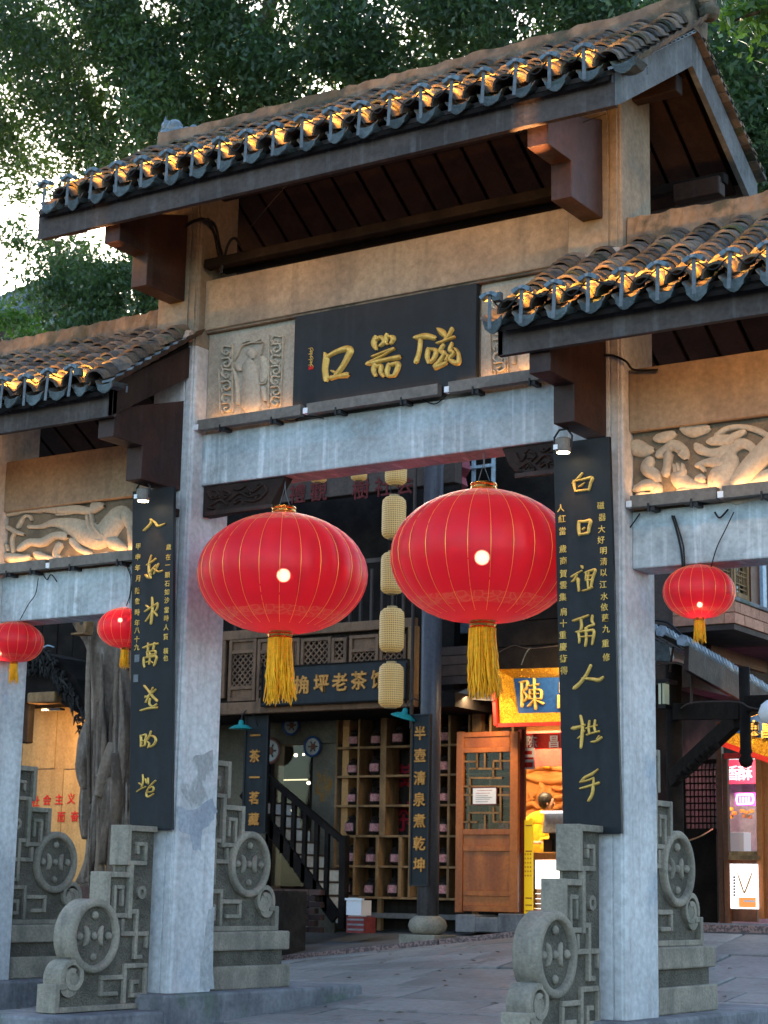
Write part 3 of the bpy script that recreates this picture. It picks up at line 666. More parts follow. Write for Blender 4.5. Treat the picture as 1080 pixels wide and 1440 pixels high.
# ------------------------------------------------------------------ carved panels
def zmap(x0, y0, s, Y): return lambda a, b: at(x0+a/s, y0+b/s, Y=Y)
def relief(name, label, X0, X1, z0, z1, yf, ss, mp, hgt=.022, gm='recess', wk=1.0):
    t = thing(name, ((X0+X1)/2, yf, z0), label, 'stone relief')
    B('backing_slab', gm, t, X0, X1, yf, .205, z0, z1, .004)
    mb = MB()
    for i, s in enumerate(ss): strokes(mb, [s], mp, hgt*(.8+.4*random.random()), k=5, wk=wk, sh=.90)
    mb.build('raised_carving', 'panelstone', t, smooth=True)
    return t
dragon = [[(245,130,90),(300,150,80),(350,150,40)],[(390,80,50),(440,70,60),(490,50,40)],[(560,20,60),(620,30,70),(700,15,50)],
 [(400,180,50),(440,150,50),(490,120,60),(540,150,60),(560,190,50)],[(455,180,50),(450,250,40),(440,300,50)],[(340,215,50),(320,270,70),(370,310,60),(390,340,40)],
 [(250,400,40),(320,370,60),(380,390,60),(360,450,60),(280,440,50)],[(540,290,60),(520,330,90),(580,380,90),(680,420,100),(760,440,90)],[(500,280,24),(492,245,14)],[(522,275,24),(515,240,14)],[(548,275,24),(545,240,12)],
 [(320,480,30),(420,480,30),(500,460,40),(540,420,50),(640,430,60)],[(560,470,50),(610,470,40),(650,470,30)],[(655,335,62),(664,336,62)],
 [(640,130,50),(660,150,50),(720,170,50),(790,180,90),(840,160,100)],[(720,100,40),(790,90,60),(850,90,60)],[(850,80,40),(900,55,40),(940,35,24)],[(760,60,30),(820,20,30),(900,5,30),(1000,20,34),(1080,60,34)],
 [(640,250,30),(700,230,40),(770,230,70)],[(670,260,30),(685,285,16)],[(830,140,90),(920,110,60),(975,130,50),(1000,170,40)],[(840,190,90),(830,260,120),(790,340,150),(820,400,150),(930,410,110)],
 [(880,380,80),(960,280,110),(1060,170,110),(1180,70,120),(1300,60,120),(1400,140,110),(1380,260,100)],[(930,430,90),(1010,370,80),(1100,320,90),(1220,300,80)],[(880,480,40),(980,460,30),(1060,440,50),(1160,450,50)],
 [(745,290,18),(735,360,18),(770,430,18)],[(1250,430,60),(1330,400,60),(1400,440,60)],[(1480,100,80),(1560,160,80),(1600,300,90),(1500,420,80)],[(1440,60,30),(1520,40,30)],
 [(540,160,22),(530,180,20),(545,190,14)],[(425,180,20),(415,170,16)],[(665,330,26),(655,345,14)]]
relief('dragon_relief', 'carved dragon chasing a pearl between the right-hand pale beams', 3.795, 5.78, 3.60, 4.163, .165, dragon, zmap(840, 600, 4.5, .165), .035, wk=1.22)
beast = [[(60,330,30),(130,370,30),(190,390,20)],[(150,330,30),(190,260,20),(230,250,20),(250,280,12)],[(70,240,30),(120,220,50),(200,200,50),(320,200,50)],[(330,190,50),(450,200,60),(600,200,60),(700,210,50),(760,170,60)],
 [(715,150,20),(690,230,24)],[(730,160,30),(780,170,50)],[(230,330,26),(320,330,30),(430,300,60),(560,330,120),(640,370,160),(740,400,180),(810,370,150),(880,280,140),(930,240,130),(975,270,90),(1000,330,60)],
 [(160,500,40),(230,450,50),(330,450,60),(420,400,50),(500,400,60)],[(460,470,50),(430,540,40),(470,580,40)],[(560,440,50),(610,500,40),(690,540,40),(700,580,24)],[(540,560,16),(560,590,12)],[(590,560,16),(600,590,12)],
 [(60,560,60),(110,570,70),(190,570,50),(230,560,40)],[(70,510,20),(60,470,14)],[(110,520,22),(100,430,20),(120,380,18)],[(290,540,50),(340,570,60),(420,580,40)],[(860,450,90),(950,500,60),(985,540,40)],[(1000,340,40),(1020,460,60),(1010,540,30)],
 [(670,250,24),(690,340,24),(740,390,24)],[(700,230,20),(722,320,20),(770,380,20)],[(740,430,20),(790,440,20),(800,400,20),(765,390,16),(760,415,12)],[(440,240,12),(520,236,12),(600,220,12)],[(830,540,40),(780,545,30)],[(720,560,26),(750,570,20)]]
relief('beast_relief', 'carved running beast between the left-hand pale beams', -2.17, -.46, 3.60, 4.163, .165, beast, zmap(0, 680, 5.4, .165), .032, wk=1.15)
fig = [[(430,430,150),(440,600,200),(450,800,230),(450,940,240)],[(455,300,120),(460,330,120)],[(230,420,16),(290,340,16),(345,230,16),(460,190,16),(590,185,16)],[(350,190,18),(420,165,18),(480,180,18),(560,150,18)],
 [(300,470,80),(320,500,60)],[(590,380,90),(610,480,90),(590,620,80)],[(640,380,16),(650,520,16),(620,650,16),(550,670,16)],[(600,200,10),(570,330,10)],[(255,500,30),(290,700,40),(300,900,40)],[(600,720,60),(620,850,60)]]
for cx, ys in ((165, (290, 430, 560, 700, 850, 950)), (745, (170, 260, 400, 520, 640, 760, 880))):
    for i, yy in enumerate(ys):
        s = 1 if i % 2 else -1
        fig += [[(cx-50*s, yy-50, 22), (cx+30*s, yy-60, 22), (cx+55*s, yy, 22), (cx, yy+40, 20), (cx-25*s, yy+5, 16), (cx+8*s, yy-12, 12)], [(cx-55*s, yy+25, 18), (cx-45*s, yy+65, 12)]]
fig += [[(80,500,9),(90,1000,9)],[(830,110,9),(800,940,9)],[(240,200,9),(240,1000,9)],[(670,100,9),(660,940,9)]]
mpf = zmap(300, 460, 8.31, .165)
relief('figure_relief', 'pale relief of a robed standing figure left of the black name board', -.02, .885, 4.605, 5.462, .165, fig, mpf, .028, 'recess2', .95)
p0 = mpf(0, 0); relief('figure_relief', 'pale scrollwork relief half hidden behind the low right roof', 2.56, 3.355, 4.605, 5.462, .165, fig, lambda a, b: mpf(a, b)+Vector((2.535, 0, -.02)), .028, 'recess2', .95)

# ------------------------------------------------------------------ name board
nb = thing('name_board', (1.72, .13, 4.7), 'black name board with three big gilt running-script characters', 'name board')
B('board', 'boardblack', nb, .89, 2.553, .105, .16, 4.66, 5.455, .004)
mp = zmap(400, 400, 3.6, .104)
ch3 = [[(208,352,14),(212,375,26),(206,430,25),(212,482,26)],[(212,372,14),(262,342,20),(312,326,26),(334,334,28),(322,365,26),(296,415,22),(262,460,20)],[(236,474,22),(275,466,18),(318,458,26)],[(244,440,12),(262,446,10),(290,428,8)]]
ch2 = [[(462,270,22),(453,300,24),(466,328,16)],[(470,280,12),(490,268,18),(506,290,20),(488,312,14)],[(520,258,20),(514,290,16),(524,305,10)],[(526,264,12),(552,272,22),(542,300,14)],[(448,366,10),(500,345,12),(556,326,16)],[(560,326,8),(500,362,10),(446,388,14),(424,402,20)],[(428,402,20),(500,384,18),(584,368,22)],
       [(458,408,22),(452,438,20),(462,462,18)],[(464,420,12),(490,412,18),(488,444,18),(504,464,18)],[(530,408,20),(520,440,20),(526,466,16)],[(536,408,16),(576,402,22),(568,440,20),(556,464,16)],[(528,466,14),(560,462,14)]]
ch1 = [[(668,270,22),(716,262,26),(762,272,22)],[(690,284,18),(684,340,18),(668,392,22)],[(730,330,20),(724,365,20),(732,396,18)],[(736,328,14),(768,336,20),(760,372,18),(742,396,14)],[(784,230,20),(800,244,28),(816,262,20)],[(850,226,18),(832,262,16),(804,292,12)],[(776,298,12),(824,282,12),(862,266,14)],
       [(806,308,16),(790,338,18),(812,348,16),(788,388,18),(764,420,24),(820,398,18)],[(850,300,14),(838,336,18),(860,346,16),(838,380,18),(880,398,22),(882,350,14),(866,326,12)],[(800,352,12),(830,360,12),(820,384,14)]]
for c in (ch1, ch2, ch3):
    strokes(MB(), c, mp, .022, k=6, wk=1.3).build('gilt_character', 'gold', nb, smooth=True)
mb = MB()
for i in range(7): strokes(mb, [[(124+6*(i%2), 325+14*i), (140, 322+14*i), (146-6*(i%3), 334+14*i)], [(132, 328+14*i), (136+4*(i%2), 340+14*i)]], mp, .004, default=4.5)
mb.build('small_inscription', 'gold', nb); 
pa = mp(124, 416); B('red_seal', 'redprint', nb, pa.x, mp(146, 416).x, .100, .105, mp(130, 432).z, pa.z)

# ------------------------------------------------------------------ couplet boards
GO = 'gold'
def couplet(X0, X1, z0, z1, label, big, small, plates=()):
    t = thing('couplet_board', ((X0+X1)/2, -.1, z0), label, 'couplet board')
    yb, yt = -.06, -.21
    MB().prism([(yb, z0), (yt, z1), (yt+.035, z1), (yb+.035, z0)], 'x', X0, X1).build('board', 'boardblack', t, bevel=.004)
    MB().box(X0+.1, X1-.1, yt+.03, -.002, z1-.2, z1-.14).build('hanging_batten', 'darkwood', t)
    nrm = Vector((0, -(z1-z0), (yt-yb))); p0 = Vector((0, yb-.001, z0)); nrm.normalize()
    def pl(x, y):
        d = fwd+rt*((x-CX)/F)-up*((y-CY)/F); tt = (p0-CAM).dot(nrm)/d.dot(nrm); return CAM+d*tt
    for (cx0, cy0, s, ss) in big:
        strokes(MB(), ss, lambda a, b: pl(cx0+a/s, cy0+b/s), .012, k=5, default=20, wk=1.3).build('gilt_character', GO, t, smooth=True)
    for (ch, x, y, sz) in small:
        c = pl(x, y); c.y -= .002; glyph(ch, GO, t, c, sz, 'small_character', bold=.006, ext=.002)
    for x, y in plates:
        c = pl(x, y); B('seal_plate', 'steel', t, c.x-.024, c.x+.024, c.y-.003, c.y+.002, c.z-.03, c.z+.03)
    return t
CA, CB = (770, 600, 4.8), (770, 880, 4.8)
bigR = [(*CA, [[(236,315,14),(205,350,16),(170,382,10)],[(178,368,16),(180,400,16),(188,436,12)],[(190,368,12),(250,354,14),(302,344,18),(290,385,16),(280,428,14)],[(196,436,12),(240,430,14),(284,424,12)],[(214,406,8),(232,394,12),(252,380,8)]]),
 (*CA, [[(212,642,18),(210,690,20),(216,732,16)],[(218,642,16),(250,640,16),(290,636,20),(280,680,18),(276,716,16)],[(218,728,14),(276,718,16)],[(240,692,14),(252,682,12)]]),
 (*CA, [[(232,945,18),(238,955,12)],[(165,1012,14),(200,990,12),(234,972,10)],[(200,1000,12),(180,1035,14),(166,1046,10)],[(206,1030,22),(208,1070,16),(212,1108,14)],[(256,985,14),(292,972,14),(322,968,16),(306,1020,16),(292,1090,14)],[(262,990,12),(258,1030,12)],[(262,1010,10),(302,1004,10)],[(260,1038,10),(298,1034,10)],[(280,984,10),(272,1040,12),(276,1095,12)],[(240,1108,12),(275,1098,12),(304,1082,14)]]),
 (*CA, [[(175,1310,14),(225,1294,16),(276,1274,14)],[(226,1302,16),(230,1345,16),(222,1376,14),(194,1386,10)],[(304,1276,14),(300,1310,16),(314,1336,14)],[(312,1338,14),(270,1352,14),(262,1384,14)],[(262,1384,14),(312,1372,12),(308,1430,14),(302,1470,12)],[(206,1388,14),(260,1378,14),(312,1378,16),(308,1430,16)],[(210,1392,14),(216,1440,14),(214,1460,10)],[(258,1360,14),(262,1430,16),(256,1480,14)],[(212,1420,10),(306,1412,10)]]),
 (*CB, [[(292,268,18),(262,330,18),(222,384,20),(182,420,22)],[(238,354,12),(300,360,18),(346,366,22),(376,346,14)]]),
 (*CB, [[(224,608,14),(236,680,18),(230,770,18),(226,822,14)],[(172,692,22),(210,684,18),(254,668,12)],[(206,760,8),(232,736,10),(252,706,8)],[(284,642,12),(278,690,14),(282,724,12)],[(322,638,12),(316,680,14),(322,712,12)],[(262,692,10),(300,680,10),(336,672,10)],[(266,736,10),(310,722,12),(350,712,12)],[(298,784,12),(330,778,14),(366,752,14)],[(350,742,8),(334,766,10)]]),
 (*CB, [[(342,968,10),(300,1000,16),(252,1024,16),(222,1056,12)],[(224,1054,12),(270,1044,12),(314,1026,12)],[(222,1098,12),(280,1082,14),(348,1060,16)],[(312,1030,10),(308,1090,16),(300,1140,18),(278,1180,16)]])]
smR = [(c, 770+x/4.8, 600+y/4.8, .058) for c, x, y in zip('人紅當歲商賀雲集肩十重', (90,98,102,105,108,108,108,104,108,108,104), (550,622,705,825,905,992,1070,1150,1250,1328,1405))]
smR += [(c, 770+x/4.8, 880+y/4.8, .058) for c, x, y in zip('慶術得', (106, 108, 112), (142, 222, 302))]
smR += [(c, 770+x/4.8, 600+y/4.8, .056) for c, x, y in zip('磁器大好明清以江水依舊九', (360,370,366,362,378,380,380,376,384,384,390,396), (532,612,692,765,838,910,985,1065,1145,1218,1290,1365))]
smR += [(c, 770+x/4.8, 880+y/4.8, .056) for c, x, y in zip('重修', (392, 398), (118, 212))]
LA, LB = (170, 670, 5.54), (170, 920, 5.76)
bigL = [(*LA, [[(238,335,14),(230,372,16),(182,420,16)],[(232,336,12),(266,358,14),(290,386,18),(346,368,10)]]),
 (*LA, [[(240,615,10),(222,680,14),(220,740,16),(234,790,14)],[(205,690,10),(245,664,12),(276,640,12)],[(196,772,18),(220,790,16),(236,760,10)],[(278,690,12),(250,720,14),(226,752,14)],[(262,720,10),(290,742,14),(326,734,12)],[(296,680,10),(270,735,10),(258,760,8)]]),
 (*LA, [[(190,1052,12),(236,1020,14),(290,986,14)],[(246,944,12),(246,1040,16),(236,1146,16)],[(200,1006,12),(216,1020,12)],[(290,990,12),(284,1030,12),(268,1052,10)],[(196,1128,10),(216,1100,12),(240,1062,10)],[(250,1056,10),(270,1066,14),(284,1086,12)]]),
 (*LA, [[(178,1334,14),(232,1314,16),(292,1302,14)],[(214,1300,12),(212,1360,14)],[(264,1296,12),(254,1346,14)],[(206,1368,12),(210,1412,12)],[(206,1370,12),(270,1360,14),(264,1404,12)],[(210,1390,10),(262,1384,10)],[(210,1412,10),(262,1404,10)]]),
 (*LB, [[(188,28,12),(186,70,14),(192,104,12)],[(190,30,12),(240,18,14),(288,18,16),(282,60,14),(270,92,12)],[(236,-10,12),(236,40,12),(230,80,12)],[(206,66,10),(236,56,10),(262,70,10)]]),
 (*LB, [[(192,256,14),(228,300,14),(256,340,18),(294,378,18)],[(286,284,12),(246,320,14),(200,352,12)],[(262,270,10),(232,330,12),(204,388,12)],[(240,360,12),(232,400,14),(258,424,14),(292,404,14)],[(164,456,14),(226,438,16),(298,432,16)],[(200,340,10),(226,350,12)]]),
 (*LB, [[(162,660,14),(166,700,16),(164,746,14)],[(168,660,12),(204,652,14),(200,700,14),(196,740,12)],[(166,704,10),(198,698,10)],[(166,746,12),(196,740,12)],[(246,624,12),(232,664,14),(214,696,12)],[(236,660,12),(270,668,14),(284,700,16),(262,738,14),(228,752,12)],[(216,706,10),(232,726,12),(222,756,12)]]),
 (*LB, [[(180,976,10),(182,1030,12),(170,1076,10)],[(150,1044,10),(164,1056,10)],[(134,1112,10),(166,1090,10),(206,1072,10)],[(202,1010,10),(210,1040,12)],[(222,1004,10),(224,1050,10)],[(284,1022,12),(256,1048,12),(228,1078,10)],[(224,1088,12),(262,1074,12),(262,1108,12),(226,1118,10)],[(222,1090,10),(208,1130,12),(220,1156,14),(268,1130,10)]])]
smL = [(c, 170+x/5.54, 670+y/5.54, .056) for c, x, y in zip('甲申年月陳象時年八十九', (136,134,132,134,132,130,130,128,128,126,126), (546,628,712,795,890,972,1058,1140,1200,1268,1330))]
smL += [(c, 170+x/5.54, 670+y/5.54, .052) for c, x, y in zip('歲在一顆石如沙當時人賢橫也', (374,370,366,364,362,360,360,358,356,354,352,352,350), (550,628,690,768,836,900,965,1040,1105,1175,1250,1360,1415))]
couplet(3.362, 3.792, 1.405, 4.062, 'black couplet board on the right column with seven gilt characters starting with white', bigR, smR)
couplet(-.442, -.018, 1.435, 4.11, 'black couplet board on the left column with seven gilt characters', bigL, smL, ((170+126/5.54, 670+1418/5.54), (170+122/5.76, 920+195/5.76)))

def boardlamp(x, z, label):
    t = thing('spotlight', (x, -.34, z+.12), label, 'spotlight')
    MB().lathe((x, -.34, z), [(.05, 0), (.055, .02), (.055, .085), (.045, .10)], 14).build('housing', 'alu', t, smooth=False, bevel=.003)
    MB().tube([(x-.062, -.34, z+.03), (x-.068, -.34, z+.11), (x-.03, -.34, z+.16), (x+.03, -.34, z+.16), (x+.068, -.34, z+.11), (x+.062, -.34, z+.03)], .008, 6).build('yoke', 'blackplastic', t)
    B('label_sticker', 'whiteplastic', t, x-.045, x-.015, -.40, -.39, z+.012, z+.045)
    MB().lathe((x, -.34, z-.004), [(.044, 0), (.044, .003)], 14).build('lit_lens', GL4, t)
    light('spot_light', 'SPOT', (x, -.34, z-.012), 3.5, WARM, t, .02, spot=R(58), blend=.8, aim=(x, -.16, z-.75))
GL4 = emit('lit_spot_lens', (1, .75, .45), 8)
boardlamp(-.215, 3.985, 'round spotlight shining down the left couplet board')
boardlamp(3.51, 3.955, 'round spotlight shining down the right couplet board')

# ------------------------------------------------------------------ drum stones
def drumstone(Xc, Y0, sg, zb, label):
    t = thing('drum_stone', (Xc, Y0+sg*.5, zb), label, 'drum stone', 'carved drum stones braced against the columns')
    def Yu(u): return Y0+sg*u
    def bx(mb, u0, u1, z0, z1, th): mb.box(Xc-th/2, Xc+th/2, Yu(u0), Yu(u1), zb+z0, zb+z1)
    core = [(0, .01), (1.03, .01), (1.03, .18), (.9, .2), (.87, .4), (.7, .6), (.53, .8), (.53, .98), (.32, .98), (.32, 1.33), (0, 1.33)]
    MB().prism([(Yu(u), zb+z) for u, z in core], 'x', Xc-.052, Xc+.052).build('core_slab', 'stonerough', t)
    fr = MB(); T = .18
    for k, (u0, u1, z0, z1) in enumerate([(1.005, 1.055, 0, .20), (0, 1.004, -.0, .04), (.93, 1.004, .16, .20), (.30, .345, 1.055, 1.355), (-.0, .299, 1.31, 1.354), (.255, .299, .66, 1.06), (.51, .553, .76, 1.004), (.30, .509, .962, 1.003)]):
        bx(fr, u0, u1, z0, z1, T-.0012*k)
    for k, (u0, u1, z0, z1) in enumerate([(.10, .299, 1.056, 1.09), (.10, .134, 1.09, 1.23), (.134, .22, 1.20, 1.23), (.19, .22, 1.14, 1.2),
            (.30, .46, .665, .70), (.43, .46, .70, .905), (.345, .43, .875, .905), (.345, .373, .75, .875),
            (.165, .2, .36, .73), (.04, .165, .53, .565), (.2, .36, .531, .566), (.2, .27, .695, .73), (.10, .165, .36, .393), (.325, .36, .566, .66), (.04, .07, .44, .53),
            (.27, .305, .04, .33), (.03, .27, .295, .33), (.03, .064, .08, .295), (.064, .22, .08, .113), (.187, .22, .113, .21), (.12, .187, .178, .21),
            (.305, .56, .215, .25), (.526, .56, .10, .215), (.36, .526, .10, .132)]):
        bx(fr, u0, u1, z0, z1, T-.016-.0006*k)
    fr.build('fret_carving', 'stone', t, bevel=.006)
    cy, cz = Yu(.65), zb+.535
    d = MB(); n = 40; base = 0
    for r0, r1, th in ((.268, .214, .192), ):
        vs = []
        for x, r in ((-th/2+.008, r1), (-th/2, r1+.006), (-th/2-.001, (r0+r1)/2), (-th/2, r0-.012), (-th/2+.012, r0), (th/2-.012, r0), (th/2, r0-.012), (th/2+.001, (r0+r1)/2), (th/2, r1+.006), (th/2-.008, r1), (th/2-.03, r1-.006), (-th/2+.03, r1-.006)):
            for k in range(n): a = 2*math.pi*k/n; vs.append((Xc+x, cy+r*math.cos(a), cz+r*math.sin(a)))
        m_ = 12; d.add(vs, [(i*n+k, i*n+(k+1) % n, ((i+1) % m_)*n+(k+1) % n, ((i+1) % m_)*n+k) for i in range(m_) for k in range(n)])
    d.build('drum_rim', 'stone', t, smooth=True)
    MB().lathe((Xc, cy, cz), [(.213, -.060), (.213, .060)], 32, 'x').build('drum_face', 'stonerough', t)
    for s in (-1, 1):
        kn = MB()
        for (a, b, r) in ((0, 0, .031), (.158, 0, .033), (-.158, 0, .033), (0, .15, .033), (0, -.15, .031)):
            kn.lathe((Xc+s*.058, cy+a, cz+b), [(r*math.cos(i*math.pi/8), s*(r*math.sin(i*math.pi/8)+.002)) for i in range(4)]+[(.004, s*r)], 10, 'x')
        for q in (-1, 1):
            pts = [(Xc+s*.060, cy+q*(.118-.050*math.cos(a)), cz+.075*math.sin(a)) for a in [R(-70+28*i) for i in range(6)]]
            kn.tube(pts, [.010, .022, .027, .027, .022, .010], 8)
        kn.build('drum_bosses', 'stone', t, smooth=True)
    sc = MB(); c2y, c2z = Yu(.865), zb+.245; n = 34; vs = []
    for i in range(n):
        tt = i/(n-1); a = R(200)-tt*R(500) if sg < 0 else R(-20)+tt*R(500); r = .118-.082*tt
        for (rr, x) in ((r+.026, -.086), (r+.026, .086), (r-.014, .086), (r-.014, -.086)): vs.append((Xc+x, c2y+rr*math.cos(a), c2z+rr*math.sin(a)))
    sc.add(vs, [(4*i+j, 4*i+(j+1) % 4, 4*i+4+(j+1) % 4, 4*i+4+j) for i in range(n-1) for j in range(4)]+[(0, 1, 2, 3), (4*n-1, 4*n-2, 4*n-3, 4*n-4)])
    sc.build('scroll', 'stone', t, bevel=.005)
    for s in (-1, 1): MB().lathe((Xc+s*.052, Yu(.14), zb+.855), [(.05, 0), (.05, s*.026), (.022, s*.026), (.022, s*.001)], 14, 'x').build('ring_boss', 'stone', t)
    MB().lathe((Xc, Yu(.90), zb+.205), [(.10, -.078), (.10, .078)], 20, 'x').build('scroll_shoulder', 'stone', t)
    return t
NAMES = {-2.39: 'outer left', -.24: 'left', 3.575: 'right'}
drumstone(-.24, -.06, -1, .105, 'carved grey drum stone leaning on the front of the left column')
drumstone(3.575, -.06, -1, .10, 'carved grey drum stone leaning on the front of the right column')
for Xc, lab in ((-2.39, 'carved drum stone on three stone courses behind the outermost left column'), (-.24, 'carved drum stone on three stone courses behind the left column of the centre bay'), (3.575, 'carved drum stone on three stone courses behind the right column')):
    s = drumstone(Xc, .5, 1, .665, lab)
    B('base_slab', 'stone', s, Xc-.15, Xc+.15, .502, 1.64, .512, .664, .014)
    B('base_neck', 'stonerough', s, Xc-.115, Xc+.115, .502, 1.575, .395, .512)
    B('base_course', 'stone', s, Xc-.148, Xc+.15, .502, 1.66, .21, .394, .012)

# ------------------------------------------------------------------ red lanterns
def lanternmat():
    m = bpy.data.materials.new('red_lantern_silk'); m.use_nodes = True; t = m.node_tree; N = t.nodes; L = t.links; N.clear()
    tc = N.new('ShaderNodeTexCoord'); sp = N.new('ShaderNodeSeparateXYZ'); L.new(tc.outputs['Generated'], sp.inputs[0])
    def mth(op, a, b=None):
        x = N.new('ShaderNodeMath'); x.operation = op
        for i, v in ((0, a), (1, b)):
            if v is None: continue
            if isinstance(v, (int, float)): x.inputs[i].default_value = v
            else: L.new(v, x.inputs[i])
        return x.outputs[0]
    vo = N.new('ShaderNodeTexVoronoi'); vo.feature = 'DISTANCE_TO_EDGE'; vo.inputs['Scale'].default_value = 20; L.new(tc.outputs['Generated'], vo.inputs['Vector'])
    nz = N.new('ShaderNodeTexNoise'); nz.inputs['Scale'].default_value = 7; nz.inputs['Detail'].default_value = 5; L.new(tc.outputs['Generated'], nz.inputs['Vector'])
    edge = mth('LESS_THAN', vo.outputs['Distance'], .085)
    wob = mth('MULTIPLY', nz.outputs['Fac'], .05)
    topb = mth('GREATER_THAN', mth('ADD', sp.outputs['Z'], wob), .905)
    botb = mth('MULTIPLY', mth('LESS_THAN', mth('ADD', sp.outputs['Z'], wob), .175), mth('GREATER_THAN', mth('ADD', sp.outputs['Z'], wob), .10))
    pat = mth('MULTIPLY', mth('MAXIMUM', mth('MULTIPLY', botb, .5), mth('MULTIPLY', topb, 1.0)), mth('ADD', mth('MULTIPLY', edge, .7), .25))
    pat = mth('MINIMUM', pat, 1.0)
    mx = N.new('ShaderNodeMix'); mx.data_type = 'RGBA'; mx.inputs[6].default_value = (.62, .014, .032, 1); mx.inputs[7].default_value = (.60, .22, .12, 1); L.new(pat, mx.inputs[0])
    d = N.new('ShaderNodeBsdfPrincipled'); d.inputs['Roughness'].default_value = .42; L.new(mx.outputs[2], d.inputs['Base Color'])
    bp = N.new('ShaderNodeBump'); bp.inputs['Strength'].default_value = .35; bp.inputs['Distance'].default_value = .012
    wn = N.new('ShaderNodeTexNoise'); wn.inputs['Scale'].default_value = 5; wn.inputs['Detail'].default_value = 4; mpp = N.new('ShaderNodeMapping'); mpp.inputs['Scale'].default_value = (1, 1, 3.5)
    L.new(tc.outputs['Generated'], mpp.inputs[0]); L.new(mpp.outputs[0], wn.inputs['Vector']); L.new(wn.outputs['Fac'], bp.inputs['Height']); L.new(bp.outputs[0], d.inputs['Normal'])
    d.inputs['Sheen Weight'].default_value = .5; d.inputs['Sheen Tint'].default_value = (1, .55, .6, 1); d.inputs['Sheen Roughness'].default_value = .4
    tl = N.new('ShaderNodeBsdfTranslucent'); L.new(mx.outputs[2], tl.inputs[0])
    tp = N.new('ShaderNodeBsdfTransparent'); tp.inputs[0].default_value = (1, .35, .3, 1)
    a = N.new('ShaderNodeMixShader'); a.inputs[0].default_value = .5; L.new(d.outputs[0], a.inputs[1]); L.new(tl.outputs[0], a.inputs[2])
    b = N.new('ShaderNodeMixShader'); b.inputs[0].default_value = .06; L.new(a.outputs[0], b.inputs[1]); L.new(tp.outputs[0], b.inputs[2])
    o = N.new('ShaderNodeOutputMaterial'); L.new(b.outputs[0], o.inputs[0])
    return m
M['silk'] = lanternmat()
M['silkgold'] = mat('gold_thread', (.9, .55, .12), None, .35, metal=.8, bump=0, fine=0)
M['tassel'] = mat('yellow_tassel_thread', (.85, .40, .012), (.70, .28, .008), .7, 30, (1, 1, .1), bump=.2)
BULB = emit('lit_bulb', (1, .72, .5), 26)
_n = BULB.node_tree.nodes; _lw = _n.new('ShaderNodeLayerWeight'); _lw.inputs[0].default_value = .35; _p = _n.new('ShaderNodeMapRange'); _p.interpolation_type = 'SMOOTHSTEP'
_p.inputs[1].default_value = .85; _p.inputs[2].default_value = .05; _p.inputs[3].default_value = .3; _p.inputs[4].default_value = 22
BULB.node_tree.links.new(_lw.outputs['Facing'], _p.inputs[0]); BULB.node_tree.links.new(_p.outputs[0], _n['Emission'].inputs[1])
